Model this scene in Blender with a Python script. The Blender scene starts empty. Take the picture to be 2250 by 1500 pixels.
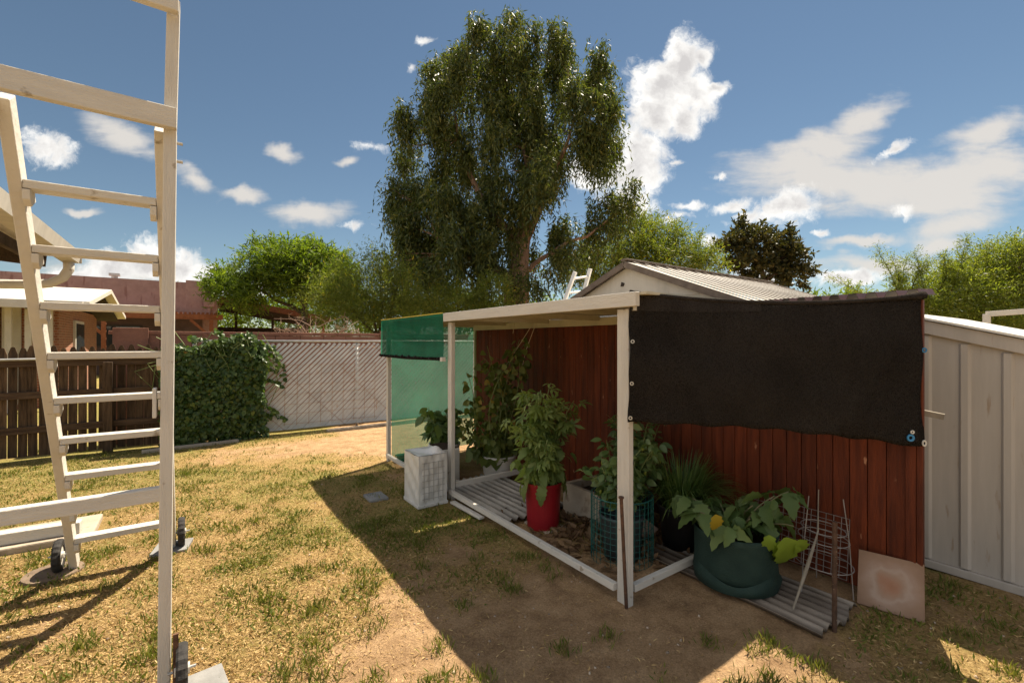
import bpy, math, random
import numpy as np
from mathutils import Vector
random.seed(7); rng = np.random.default_rng(7)
C = bpy.context.scene.collection
TH = math.atan2(.577, .817); CT, ST = math.cos(TH), math.sin(TH)
HC = 1.52                                   # eye height of the photographer
# World axes follow the yard: x runs with the back fence, y runs with the shelter's long side.
def W(X, Y, z=0.0):                         # metres right of / ahead of the viewer -> yard axes
    return (X*CT + Y*ST, -X*ST + Y*CT, z)
def D(x, y, Y):                             # photo reading (2250x1500) at a distance Y
    return W((x-1125)/1000*Y, Y, HC-(y-752)/1000*Y)

# ------------------------------------------------------------------ helpers
def tag(o, label, cat, group=None, kind=None):
    if label: o['label'] = label
    if cat: o['category'] = cat
    if group: o['group'] = group
    if kind: o['kind'] = kind
    return o
def thing(name, label, cat, loc=(0, 0, 0), group=None):
    o = bpy.data.objects.new(name, None); C.objects.link(o)
    o.location = loc; o.empty_display_size = .1
    return tag(o, label, cat, group)
def root_loc(o):
    v = Vector((0, 0, 0))
    while o is not None:
        v = v + o.location; o = o.parent
    return v
def link_mesh(name, V, F, m, parent=None, loc=(0, 0, 0), smooth=False, bevel=0, solid=0):
    V = np.asarray(V, dtype=np.float64).reshape(-1, 3)
    off = np.array(root_loc(parent)) if parent is not None else np.array(loc, dtype=np.float64)
    V = V - off
    me = bpy.data.meshes.new(name)
    if isinstance(F, np.ndarray):
        n, k = F.shape
        me.vertices.add(len(V)); me.vertices.foreach_set('co', V.ravel().astype(np.float32))
        me.loops.add(n*k); me.loops.foreach_set('vertex_index', F.ravel().astype(np.int32))
        me.polygons.add(n)
        me.polygons.foreach_set('loop_start', np.arange(0, n*k, k, dtype=np.int32))
        me.polygons.foreach_set('loop_total', np.full(n, k, dtype=np.int32))
        me.update(calc_edges=True)
    else:
        me.from_pydata([tuple(v) for v in V], [], F); me.update()
    if smooth: me.polygons.foreach_set('use_smooth', [True]*len(me.polygons))
    me.materials.append(m)
    o = bpy.data.objects.new(name, me); C.objects.link(o)
    if parent is not None: o.parent = parent
    else: o.location = loc
    if bevel:
        b = o.modifiers.new('bevel', 'BEVEL'); b.width = bevel; b.segments = 2; b.limit_method = 'ANGLE'
    if solid:
        s = o.modifiers.new('solid', 'SOLIDIFY'); s.thickness = solid; s.offset = 0
    return o
class MB:
    def __init__(s): s.v = []; s.f = []
    def add(s, V, F):
        b = len(s.v); s.v += [tuple(v) for v in V]; s.f += [tuple(i+b for i in f) for f in F]; return s
    def box(s, x0, x1, y0, y1, z0, z1):
        V = [(x, y, z) for x in (x0, x1) for y in (y0, y1) for z in (z0, z1)]
        return s.add(V, [(0,1,3,2),(4,6,7,5),(0,4,5,1),(2,3,7,6),(0,2,6,4),(1,5,7,3)])
    def bar(s, a, b, w, h, up=(0, 0, 1)):       # w across, h along 'up'
        a = Vector(a); b = Vector(b); d = (b-a).normalized(); up = Vector(up)
        sd = d.cross(up)
        if sd.length < 1e-5: sd = d.cross(Vector((1, 0, 0)))
        sd.normalize(); u = sd.cross(d).normalized()
        V = [e + sd*(i*w/2) + u*(j*h/2) for e in (a, b) for i, j in ((-1,-1),(1,-1),(1,1),(-1,1))]
        return s.add(V, [(3,2,1,0),(4,5,6,7),(0,1,5,4),(1,2,6,5),(2,3,7,6),(3,0,4,7)])
    def tube(s, P, R, n=8, cap=True):
        P = [Vector(p) for p in P]
        if not hasattr(R, '__len__'): R = [R]*len(P)
        b = len(s.v); ref = None
        for i, p in enumerate(P):
            d = (P[min(i+1, len(P)-1)] - P[max(i-1, 0)]).normalized()
            if ref is None:
                ref = d.cross(Vector((0, 0, 1)))
                if ref.length < 1e-3: ref = d.cross(Vector((1, 0, 0)))
            ref = (ref - d*ref.dot(d)).normalized(); c = d.cross(ref)
            for k in range(n):
                t = 2*math.pi*k/n
                s.v.append(tuple(p + (ref*math.cos(t) + c*math.sin(t))*R[i]))
        for i in range(len(P)-1):
            for k in range(n):
                k2 = (k+1) % n
                s.f.append((b+i*n+k, b+i*n+k2, b+(i+1)*n+k2, b+(i+1)*n+k))
        if cap:
            s.f.append(tuple(b+k for k in reversed(range(n))))
            s.f.append(tuple(b+(len(P)-1)*n+k for k in range(n)))
        return s
    def lathe(s, c, prof, n=32, wob=0, seed=0):   # prof: (r, z) list
        b = len(s.v); r_ = random.Random(seed); ph = [r_.uniform(0, 6.28) for _ in range(3)]
        for r, z in prof:
            for k in range(n):
                t = 2*math.pi*k/n
                q = r*(1 + wob*(math.sin(3*t+ph[0]+z*9)+.6*math.sin(7*t+ph[1]-z*14)))
                s.v.append((c[0]+q*math.cos(t), c[1]+q*math.sin(t), c[2]+z))
        for i in range(len(prof)-1):
            for k in range(n):
                k2 = (k+1) % n
                s.f.append((b+i*n+k, b+i*n+k2, b+(i+1)*n+k2, b+(i+1)*n+k))
        return s
    def prism(s, poly, axis, a0, a1):           # poly of 2-D points extruded along an axis
        n = len(poly)
        def pt(p, a):
            return {'x': (a, p[0], p[1]), 'y': (p[0], a, p[1]), 'z': (p[0], p[1], a)}[axis]
        V = [pt(p, a0) for p in poly] + [pt(p, a1) for p in poly]
        F = [tuple(reversed(range(n))), tuple(range(n, 2*n))] + [(i, (i+1) % n, n+(i+1) % n, n+i) for i in range(n)]
        return s.add(V, F)
    def grid(s, fn, nu, nv):
        V = [fn(i/nu, j/nv) for i in range(nu+1) for j in range(nv+1)]
        F = [(i*(nv+1)+j, (i+1)*(nv+1)+j, (i+1)*(nv+1)+j+1, i*(nv+1)+j+1) for i in range(nu) for j in range(nv)]
        return s.add(V, F)
    def build(s, name, m, parent=None, **k): return link_mesh(name, s.v, s.f, m, parent, **k)

def vnoise(x, y, seed=0):
    x = np.asarray(x, float); y = np.asarray(y, float)
    xi = np.floor(x).astype(np.int64); yi = np.floor(y).astype(np.int64); fx = x-xi; fy = y-yi
    fx = fx*fx*(3-2*fx); fy = fy*fy*(3-2*fy)
    def h(a, b):
        n = (a*374761393 + b*668265263 + seed*1442695) & 0x7fffffff
        n = ((n ^ (n >> 13)) * 1274126177) & 0x7fffffff
        return ((n ^ (n >> 16)) & 0xffff)/65535.0
    return (h(xi, yi)*(1-fx)+h(xi+1, yi)*fx)*(1-fy) + (h(xi, yi+1)*(1-fx)+h(xi+1, yi+1)*fx)*fy
def fbm(x, y, seed=0, o=4):
    t = 0; a = .5; f = 1
    for i in range(o): t = t + a*vnoise(x*f, y*f, seed+i*17); a *= .5; f *= 2.03
    return t/(1-.5**o)

# ------------------------------------------------------------------ materials
def nodes(m):
    m.use_nodes = True; nt = m.node_tree; nt.nodes.clear(); return nt, nt.nodes, nt.links
def nn(N, typ, **k):
    n = N.new('ShaderNode'+typ)
    for a, v in k.items(): setattr(n, a, v)
    return n
def ramp(N, stops, interp='LINEAR'):
    r = N.new('ShaderNodeValToRGB'); e = r.color_ramp.elements; r.color_ramp.interpolation = interp
    while len(e) < len(stops): e.new(.5)
    for i, (p, c) in enumerate(stops):
        e[i].position = p; e[i].color = (c[0], c[1], c[2], 1) if hasattr(c, '__len__') else (c, c, c, 1)
    return r
def M(name, c1, c2=None, scale=6, rough=.8, bump=0, bscale=40, stretch=(1, 1, 1), lo=.35, hi=.65, spec=.3,
      metal=0, spots=None, sscale=9, sthr=.62, alpha=None, transl=0, island=0, sst=None):
    m = bpy.data.materials.new(name); nt, N, L = nodes(m)
    tc = nn(N, 'TexCoord'); oi = nn(N, 'ObjectInfo'); ad = nn(N, 'VectorMath', operation='MULTIPLY_ADD')
    ad.inputs[1].default_value = (7.3, 7.3, 7.3)
    L.new(oi.outputs['Random'], ad.inputs[0]); L.new(tc.outputs['Object'], ad.inputs[2])
    mp = nn(N, 'Mapping'); mp.inputs['Scale'].default_value = stretch; L.new(ad.outputs[0], mp.inputs['Vector'])
    no = nn(N, 'TexNoise'); no.inputs['Scale'].default_value = scale; no.inputs['Detail'].default_value = 7
    no.inputs['Roughness'].default_value = .6
    L.new(mp.outputs[0], no.inputs['Vector'])
    r = ramp(N, [(lo, c1), (hi, c2 or c1)]); L.new(no.outputs['Fac'], r.inputs['Fac'])
    col = r.outputs['Color']
    if spots:
        n2 = nn(N, 'TexNoise'); n2.inputs['Scale'].default_value = sscale; n2.inputs['Detail'].default_value = 8
        if sst:
            m2 = nn(N, 'Mapping'); m2.inputs['Scale'].default_value = sst; L.new(ad.outputs[0], m2.inputs['Vector'])
            L.new(m2.outputs[0], n2.inputs['Vector'])
        else: L.new(ad.outputs[0], n2.inputs['Vector'])
        r2 = ramp(N, [(sthr, 0.0), (sthr+.06, 1.0)]); L.new(n2.outputs['Fac'], r2.inputs['Fac'])
        mx = nn(N, 'Mix', data_type='RGBA'); L.new(r2.outputs['Color'], mx.inputs['Factor'])
        L.new(col, mx.inputs[6]); mx.inputs[7].default_value = (*spots, 1); col = mx.outputs[2]
    if island:
        g = nn(N, 'NewGeometry'); mr = nn(N, 'MapRange'); L.new(g.outputs['Random Per Island'], mr.inputs[0])
        mr.inputs[3].default_value = 1-island; mr.inputs[4].default_value = 1+island
        mu = nn(N, 'VectorMath', operation='SCALE'); L.new(col, mu.inputs[0]); L.new(mr.outputs[0], mu.inputs['Scale'])
        col = mu.outputs[0]
    b = nn(N, 'BsdfPrincipled'); L.new(col, b.inputs['Base Color']); b.inputs['Roughness'].default_value = rough
    b.inputs['Specular IOR Level'].default_value = spec; b.inputs['Metallic'].default_value = metal
    if bump:
        n3 = nn(N, 'TexNoise'); n3.inputs['Scale'].default_value = bscale; n3.inputs['Detail'].default_value = 6
        L.new(mp.outputs[0], n3.inputs['Vector'])
        bp = nn(N, 'Bump'); bp.inputs['Strength'].default_value = bump; bp.inputs['Distance'].default_value = .02
        L.new(n3.outputs['Fac'], bp.inputs['Height']); L.new(bp.outputs[0], b.inputs['Normal'])
    out = b.outputs[0]
    if transl:
        t = nn(N, 'BsdfTranslucent'); L.new(col, t.inputs['Color'])
        ms = nn(N, 'MixShader'); ms.inputs[0].default_value = transl
        L.new(out, ms.inputs[1]); L.new(t.outputs[0], ms.inputs[2]); out = ms.outputs[0]
    if alpha is not None:
        t = nn(N, 'BsdfTransparent'); ms = nn(N, 'MixShader'); ms.inputs[0].default_value = alpha
        L.new(t.outputs[0], ms.inputs[1]); L.new(out, ms.inputs[2]); out = ms.outputs[0]
    o = nn(N, 'OutputMaterial'); L.new(out, o.inputs['Surface']); return m
def LEAF(name, stops, transl=.4, rough=.5, spec=.3, tcol=(1.5, 1.6, .6)):
    m = bpy.data.materials.new(name); nt, N, L = nodes(m)
    g = nn(N, 'NewGeometry'); r = ramp(N, stops); L.new(g.outputs['Random Per Island'], r.inputs['Fac'])
    b = nn(N, 'BsdfPrincipled'); L.new(r.outputs[0], b.inputs['Base Color'])
    b.inputs['Roughness'].default_value = rough; b.inputs['Specular IOR Level'].default_value = spec
    mu = nn(N, 'VectorMath', operation='MULTIPLY'); L.new(r.outputs[0], mu.inputs[0]); mu.inputs[1].default_value = tcol
    t = nn(N, 'BsdfTranslucent'); L.new(mu.outputs[0], t.inputs['Color'])
    ms = nn(N, 'MixShader'); ms.inputs[0].default_value = transl
    L.new(b.outputs[0], ms.inputs[1]); L.new(t.outputs[0], ms.inputs[2])
    o = nn(N, 'OutputMaterial'); L.new(ms.outputs[0], o.inputs['Surface']); return m

white = M('white_paint', (.53, .495, .445), (.59, .555, .50), 5, .6, .25, 30, (1, 1, 1), spots=(.30, .25, .19), sscale=14, sthr=.665)
white_q = M('white_paint_long', (.53, .495, .445), (.59, .555, .50), 9, .6, .35, 60, (4, .5, 4), spots=(.32, .27, .21), sscale=16, sthr=.665)
white_p = M('white_paint_cross', (.53, .495, .445), (.59, .555, .50), 9, .6, .35, 60, (.5, 4, 4), spots=(.32, .27, .21), sscale=16, sthr=.665)
white_z = M('white_paint_upright', (.53, .495, .445), (.59, .555, .50), 9, .6, .35, 60, (4, 4, .4), spots=(.32, .27, .21), sscale=16, sthr=.665)
cream = M('cream_ply', (.42, .38, .28), (.52, .47, .36), 4, .8, .1)
redwood = M('red_stained_boards', (.07, .0135, .0045), (.15, .030, .0085), 5, .55, .3, 45, (5, 5, .45), spots=(.34, .16, .09), sscale=22, sthr=.70, island=.27, sst=(1, 1, .35), spec=.25)
brownmetal = M('brown_metal', (.075, .025, .018), (.12, .05, .035), 8, .5, .05)
shedwhite = M('shed_white', (.44, .41, .365), (.53, .495, .44), 3, .55, .1, 25, (1, 3, .6), spots=(.36, .29, .21), sscale=5, sthr=.68, sst=(3, 3, .5))
shedgrey = M('shed_grey', (.40, .36, .32), (.47, .425, .38), 4, .55, .06, 60, (3, 3, .3), spots=(.33, .26, .20), sscale=5, sthr=.66, sst=(4, 4, .6))
roofwhite = M('roof_white_metal', (.60, .57, .52), (.72, .69, .64), 3, .35, .05, 20, (2, .6, 1), spec=.5)
trimbrown = M('trim_brown', (.10, .075, .06), (.16, .125, .10), 10, .6)
oldwood = M('weathered_wood', (.045, .026, .014), (.13, .08, .045), 6, .9, .5, 40, (6, 6, .5), island=.35)
oldwood_p = M('weathered_rail', (.05, .028, .016), (.12, .075, .045), 6, .9, .5, 40, (.5, 6, 6))
galv = M('galvanised', (.35, .34, .33), (.50, .49, .47), 12, .4, .05, metal=.6)
galvflat = M('corrugated_grey', (.11, .09, .075), (.30, .26, .22), 5, .55, .15, 30, (1, .3, 1), spots=(.16, .10, .06), sscale=6, sthr=.58)
rust = M('rusty_iron', (.055, .03, .02), (.14, .07, .04), 25, .85, .4, 80)
slatm = M('fence_slats', (.44, .47, .50), (.54, .57, .60), 4, .6, .05, spots=(.38, .20, .09), sscale=7, sthr=.665, sst=(2.2, 1, .45), island=.06)
block = M('block_wall', (.21, .095, .062), (.29, .135, .09), 4, .9, .3, 60)
stucco = M('stucco', (.30, .19, .175), (.37, .24, .222), 3, .95, .4, 60, spots=(.25, .14, .125), sscale=2.5, sthr=.6, sst=(2, 2, .4))
orange = M('orange_timber', (.20, .065, .025), (.27, .095, .04), 6, .8)
carroof = M('carport_roof', (.11, .04, .025), (.15, .06, .04), 5, .7)
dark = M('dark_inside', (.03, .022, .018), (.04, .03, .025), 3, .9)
brick = bpy.data.materials.new('brick'); nt, N, L = nodes(brick)
tc = nn(N, 'TexCoord'); sp = nn(N, 'SeparateXYZ'); cb = nn(N, 'CombineXYZ'); ad = nn(N, 'Math', operation='ADD')
L.new(tc.outputs['Object'], sp.inputs[0]); L.new(sp.outputs[0], ad.inputs[0]); L.new(sp.outputs[1], ad.inputs[1])
L.new(ad.outputs[0], cb.inputs[0]); L.new(sp.outputs[2], cb.inputs[1])
bk = nn(N, 'TexBrick'); L.new(cb.outputs[0], bk.inputs['Vector']); bk.inputs['Scale'].default_value = 4
bk.inputs['Color1'].default_value = (.30, .11, .06, 1); bk.inputs['Color2'].default_value = (.21, .075, .045, 1); bk.inputs['Mortar'].default_value = (.35, .27, .21, 1)
bs = nn(N, 'BsdfPrincipled'); L.new(bk.outputs['Color'], bs.inputs['Base Color']); bs.inputs['Roughness'].default_value = .9
o_ = nn(N, 'OutputMaterial'); L.new(bs.outputs[0], o_.inputs['Surface'])
concrete = M('concrete', (.33, .27, .21), (.43, .36, .28), 5, .9, .2, 60, spots=(.24, .18, .13), sscale=5, sthr=.62)
greyconc = M('grey_paver', (.17, .168, .165), (.25, .245, .24), 8, .85, .2)
rubber = M('rubber', (.022, .02, .019), (.04, .036, .034), 20, .8, .3)
redplastic = M('red_plastic', (.21, .008, .013), (.26, .012, .017), 4, .4, .05, spots=(.26, .06, .05), sscale=10, sthr=.68)
whiteplastic = M('white_plastic', (.55, .52, .47), (.64, .61, .56), 5, .45, .03)
blackplastic = M('black_plastic', (.014, .013, .013), (.022, .02, .02), 6, .5)
soil = M('potting_soil', (.03, .02, .013), (.06, .04, .026), 30, .95, .8, 90)
growbag = M('green_grow_bag', (.010, .026, .021), (.017, .038, .030), 9, .75, .25, 120)
tealwire = M('teal_wire', (.014, .085, .075), (.02, .115, .10), 8, .5)
greywire = M('grey_wire', (.20, .18, .165), (.30, .27, .25), 8, .5, metal=.3)
rustwire = M('rusty_wire', (.26, .12, .05), (.38, .19, .08), 8, .8)
wrap = M('plastic_wrap', (.585, .57, .545), (.615, .60, .575), 4, .38, .06, 18, spec=.5)
stone = M('stone_tile', (.36, .21, .15), (.44, .29, .22), 6, .8, .1)
bark = M('bark', (.15, .09, .06), (.32, .21, .15), 5, .95, .7, 12, (3, 3, .5))
darkbark = M('dark_bark', (.04, .028, .02), (.08, .055, .04), 6, .95, .5)
stemgreen = M('green_stem', (.13, .17, .05), (.20, .24, .09), 8, .6)
twine = M('twine', (.42, .33, .22), (.5, .4, .28), 20, .9)
bluep = M('blue_plastic', (.03, .16, .34), (.04, .2, .4), 5, .4)
yellowtape = M('yellow_edge', (.55, .42, .05), (.62, .5, .1), 8, .7)
alum = M('aluminium', (.55, .53, .50), (.65, .63, .6), 8, .4, metal=.4)
drystem = M('dry_stem', (.26, .17, .12), (.36, .25, .19), 8, .9)
bleach = M('bleached_stick', (.17, .145, .115), (.27, .235, .185), 9, .9, .3)
glass = M('dark_glass', (.02, .03, .035), (.03, .04, .045), 2, .08, spec=.6)

def NET(name, col, fac, transl, wscale):     # woven shade cloth: real holes are far finer than a pixel, so coverage is averaged
    m = bpy.data.materials.new(name); nt, N, L = nodes(m)
    tc = nn(N, 'TexCoord'); no = nn(N, 'TexNoise'); no.inputs['Scale'].default_value = 3; no.inputs['Detail'].default_value = 5
    L.new(tc.outputs['Object'], no.inputs['Vector'])
    n2 = nn(N, 'TexNoise'); n2.inputs['Scale'].default_value = wscale; n2.inputs['Detail'].default_value = 2
    L.new(tc.outputs['Object'], n2.inputs['Vector'])
    r = ramp(N, [(.3, tuple(c*.8 for c in col)), (.7, tuple(min(1, c*1.2) for c in col))]); L.new(no.outputs['Fac'], r.inputs[0])
    mr = nn(N, 'MapRange'); L.new(n2.outputs['Fac'], mr.inputs[0]); mr.inputs[1].default_value = .3; mr.inputs[2].default_value = .7
    mr.inputs[3].default_value = fac-.07; mr.inputs[4].default_value = min(1, fac+.07)
    m2 = nn(N, 'MapRange'); L.new(n2.outputs['Fac'], m2.inputs[0]); m2.inputs[1].default_value = .35; m2.inputs[2].default_value = .65; m2.inputs[3].default_value = .76; m2.inputs[4].default_value = 1.24
    vs = nn(N, 'VectorMath', operation='SCALE'); L.new(r.outputs[0], vs.inputs[0]); L.new(m2.outputs[0], vs.inputs['Scale'])
    d = nn(N, 'BsdfDiffuse'); t = nn(N, 'BsdfTranslucent'); L.new(vs.outputs[0], d.inputs[0]); L.new(vs.outputs[0], t.inputs[0])
    m1 = nn(N, 'MixShader'); m1.inputs[0].default_value = transl; L.new(d.outputs[0], m1.inputs[1]); L.new(t.outputs[0], m1.inputs[2])
    tr = nn(N, 'BsdfTransparent'); ms = nn(N, 'MixShader'); L.new(mr.outputs[0], ms.inputs[0])
    L.new(tr.outputs[0], ms.inputs[1]); L.new(m1.outputs[0], ms.inputs[2])
    o = nn(N, 'OutputMaterial'); L.new(ms.outputs[0], o.inputs[0]); return m
net_green = NET('green_shade_net', (.055, .27, .17), .74, .5, 260)
net_green2 = NET('green_shade_net_double', (.02, .17, .105), .86, .5, 260)
net_black = NET('black_shade_cloth', (.026, .0225, .02), .93, .3, 150)
net_hem = NET('black_shade_hem', (.034, .029, .026), .97, .2, 150)

# ------------------------------------------------------------------ camera, sun, sky
cd = bpy.data.cameras.new('camera'); cam = bpy.data.objects.new('camera', cd); C.objects.link(cam)
cam.location = (0, 0, HC); cam.rotation_euler = (math.pi/2, 0, -TH)
cd.lens = 16; cd.sensor_width = 36; cd.clip_start = .05; cd.clip_end = 2000; cd.shift_y = 2/2250
bpy.context.scene.camera = cam
SUN = Vector(W(.29, .50, 1.0)).normalized()
sl = bpy.data.lights.new('sun', 'SUN'); so = bpy.data.objects.new('sun', sl); C.objects.link(so)
sl.energy = 5.0; sl.angle = math.radians(.5); sl.color = (1, .885, .70)
so.rotation_euler = SUN.to_track_quat('Z', 'Y').to_euler(); so.location = (0, 0, 20)
elev = math.asin(SUN.z); az = math.atan2(SUN.x, SUN.y)
sc = bpy.context.scene
sc.view_settings.view_transform = 'Standard'; sc.view_settings.look = 'None'; sc.view_settings.exposure = 1.25; sc.view_settings.gamma = 1
sc.cycles.max_bounces = 8; sc.cycles.transparent_max_bounces = 24; sc.cycles.use_denoising = True
sc.cycles.sample_clamp_indirect = 6
w = bpy.data.worlds.new('World'); sc.world = w; w.use_nodes = True; nt = w.node_tree; N = nt.nodes; L = nt.links; N.clear()
SKY = .05
sky = nn(N, 'TexSky', sky_type='NISHITA'); sky.sun_disc = False; sky.sun_elevation = elev; sky.sun_rotation = az
sky.altitude = 750; sky.air_density = 1.0; sky.dust_density = .05; sky.ozone_density = 2.2
tc = nn(N, 'TexCoord')
def dotn(v):
    d = nn(N, 'VectorMath', operation='DOT_PRODUCT'); L.new(tc.outputs['Generated'], d.inputs[0]); d.inputs[1].default_value = v; return d.outputs['Value']
def mth(op, a, b=None, c=None, clamp=False):
    m = nn(N, 'Math', operation=op); m.use_clamp = clamp
    for i, x in enumerate((a, b, c)):
        if x is None: continue
        if isinstance(x, (int, float)): m.inputs[i].default_value = x
        else: L.new(x, m.inputs[i])
    return m.outputs[0]
fw = dotn((ST, CT, 0)); rt = dotn((CT, -ST, 0)); up = dotn((0, 0, 1))
fc = mth('MAXIMUM', fw, .02)
u = mth('MULTIPLY_ADD', mth('DIVIDE', rt, fc), 1.0, 1.125); v = mth('MULTIPLY_ADD', mth('DIVIDE', up, fc), -1.0, .752)
cb = nn(N, 'CombineXYZ'); L.new(u, cb.inputs[0]); L.new(v, cb.inputs[1]); uv = cb.outputs[0]
def noise(vec, scale, detail=8, rough=.6, st=None, rot=0, dist=0):
    if st:
        mp = nn(N, 'Mapping'); L.new(vec, mp.inputs[0]); mp.inputs['Scale'].default_value = st; mp.inputs['Rotation'].default_value = (0, 0, rot); vec = mp.outputs[0]
    n = nn(N, 'TexNoise'); L.new(vec, n.inputs['Vector']); n.inputs['Scale'].default_value = scale
    n.inputs['Detail'].default_value = detail; n.inputs['Roughness'].default_value = rough; n.inputs['Distortion'].default_value = dist
    return n
def warp(vec, scale, amp):
    n = noise(vec, scale, 5); s = nn(N, 'VectorMath', operation='SUBTRACT'); L.new(n.outputs['Color'], s.inputs[0]); s.inputs[1].default_value = (.5, .5, .5)
    m = nn(N, 'VectorMath', operation='MULTIPLY_ADD'); L.new(s.outputs[0], m.inputs[0]); m.inputs[1].default_value = (amp, amp, 0); L.new(vec, m.inputs[2]); return m.outputs[0]
def blobs(vec, lst):
    acc = None
    for b in lst:
        x, y, rx, ry = b[:4]; rot = b[4] if len(b) > 4 else 0; wt = b[5] if len(b) > 5 else 1
        mp = nn(N, 'Mapping', vector_type='TEXTURE'); L.new(vec, mp.inputs[0])
        mp.inputs['Location'].default_value = (x/1000, y/1000, 0); mp.inputs['Rotation'].default_value = (0, 0, math.radians(rot))
        mp.inputs['Scale'].default_value = (rx/1000, ry/1000, 1)
        l = nn(N, 'VectorMath', operation='LENGTH'); L.new(mp.outputs[0], l.inputs[0])
        f = mth('MULTIPLY_ADD', l.outputs['Value'], -1.0*wt, 1.0*wt)
        if acc is None: acc = f
        else:
            sm = nn(N, 'Math', operation='SMOOTH_MAX'); L.new(acc, sm.inputs[0]); L.new(f, sm.inputs[1]); sm.inputs[2].default_value = .12; acc = sm.outputs[0]
    return acc
cum = [(1500, 135, 66, 80), (1455, 195, 88, 88), (1525, 205, 66, 70), (1572, 192, 50, 20, -10), (1440, 260, 75, 75), (1500, 260, 55, 52), (1415, 320, 78, 66), (1395, 375, 85, 75),
       (1330, 380, 100, 50, -15), (1280, 370, 55, 36), (1390, 440, 66, 60), (1545, 125, 26, 34),
       (330, 572, 85, 58), (245, 590, 90, 45), (400, 590, 75, 48), (470, 612, 80, 34), (150, 612, 80, 30), (560, 632, 90, 22),
       (1725, 455, 115, 50, -14, 0.8), (1645, 480, 59.892, 24, -20, 0.55), (1610, 455, 59.892, 18, -18, 0.55), (1508, 452, 50.232, 13, 0, 0.55), (1492, 474, 40.572, 12, 0, 0.55), (1560, 530, 38.64, 24, 0, 0.55), (785, 498, 40.572, 19, 0, 0.55),
       (816, 324, 40.572, 15, 15, 0.55), (105, 328, 86.25, 42.5, 18, 0.8), (1985, 466, 38.64, 18, 0, 0.55), (1965, 330, 50.232, 14, -25, 0.55), (932, 88, 23.184, 11, 0, 0.55), (905, 148, 15.456, 14, 0, 0.55), (1580, 385, 23.184, 8, 0, 0.55), (1806, 508, 23.184, 8, 0, 0.55), (1484, 350, 17.388, 8, 0, 0.55), (1470, 488, 38.64, 12, 0, 0.55),
       (1850, 612, 110, 22)]
cir = [(1790, 385, 230, 80, 0, 1.2), (1900, 400, 250, 84, 0, 1.25), (2060, 410, 240, 90, 0, 1.25), (2190, 370, 150, 70), (2190, 290, 150, 46, -22), (2085, 490, 120, 66, -15), (1900, 260, 110, 46, -28), (1840, 320, 120, 48, -20), (2060, 540, 90, 40),
       (435, 402, 75, 34, 15), (680, 458, 110, 34), (530, 420, 75, 22, -10), (620, 335, 60, 22), (262, 295, 120, 55, 25), (765, 355, 40, 16), (180, 468, 60, 14),
       (1880, 540, 110, 18, -5), (1940, 590, 200, 30), (1700, 600, 150, 25), (300, 600, 330, 40, 0, .8)]
wv = warp(warp(uv, 9, .055), 30, .018)
fcu = blobs(wv, cum); ncu = noise(wv, 15, 12, .68)
cov = mth('ADD', fcu, mth('MULTIPLY', mth('SUBTRACT', ncu.outputs['Fac'], .5), 1.9))
mrc = nn(N, 'MapRange', interpolation_type='SMOOTHSTEP'); L.new(cov, mrc.inputs[0]); mrc.inputs[1].default_value = -.02; mrc.inputs[2].default_value = .55
wc = warp(uv, 5, .12); fci = blobs(wc, cir)
nci = noise(uv, 6, 9, .58, st=(1.0, 3.2, 1), rot=math.radians(22), dist=.4)
cci = mth('ADD', fci, mth('MULTIPLY', mth('SUBTRACT', nci.outputs['Fac'], .5), 1.5))
mri = nn(N, 'MapRange', interpolation_type='SMOOTHSTEP'); L.new(cci, mri.inputs[0]); mri.inputs[1].default_value = 0; mri.inputs[2].default_value = .8; mri.inputs[4].default_value = .9
front = nn(N, 'MapRange', interpolation_type='SMOOTHSTEP'); L.new(fw, front.inputs[0]); front.inputs[1].default_value = .2; front.inputs[2].default_value = .4
ci_m = mth('MULTIPLY', mri.outputs[0], front.outputs[0]); cu_m = mth('MULTIPLY', mrc.outputs[0], front.outputs[0])
tint = nn(N, 'Mix', data_type='RGBA', blend_type='MULTIPLY'); tint.inputs[0].default_value = 1; L.new(sky.outputs[0], tint.inputs[6]); tint.inputs[7].default_value = (.82, .81, .715, 1)
mx1 = nn(N, 'Mix', data_type='RGBA'); L.new(ci_m, mx1.inputs[0]); L.new(tint.outputs[2], mx1.inputs[6]); mx1.inputs[7].default_value = (6.8, 6.4, 5.9, 1)
nsh = noise(wv, 13, 6, .55)
shade = mth('ADD', mth('MULTIPLY', cov, .55), mth('MULTIPLY', mth('SUBTRACT', nsh.outputs['Fac'], .5), 1.6))
rc = ramp(N, [(.12, (9.6, 9.4, 9.0)), (.62, (5.8, 5.6, 5.5))]); L.new(shade, rc.inputs[0])
mx2 = nn(N, 'Mix', data_type='RGBA'); L.new(cu_m, mx2.inputs[0]); L.new(mx1.outputs[2], mx2.inputs[6]); L.new(rc.outputs[0], mx2.inputs[7])
# added fill light: unseen warm broken cloud behind the photographer, stronger to the left
nb = noise(tc.outputs['Generated'], 3.2, 7, .6, st=(1, 1, 2.2))
mb_ = nn(N, 'MapRange', interpolation_type='SMOOTHSTEP'); L.new(nb.outputs['Fac'], mb_.inputs[0]); mb_.inputs[1].default_value = .40; mb_.inputs[2].default_value = .55
lf = nn(N, 'MapRange', interpolation_type='SMOOTHSTEP'); L.new(dotn((-1, 0, 0)), lf.inputs[0]); lf.inputs[1].default_value = -.25; lf.inputs[2].default_value = .55; lf.inputs[3].default_value = .12
back = mth('MULTIPLY', mth('MULTIPLY', mth('MULTIPLY', mb_.outputs[0], lf.outputs[0]), mth('SUBTRACT', 1.0, front.outputs[0])), .95)
mx3 = nn(N, 'Mix', data_type='RGBA'); L.new(back, mx3.inputs[0]); L.new(mx2.outputs[2], mx3.inputs[6]); mx3.inputs[7].default_value = (11.8, 11.4, 10.9, 1)
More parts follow.
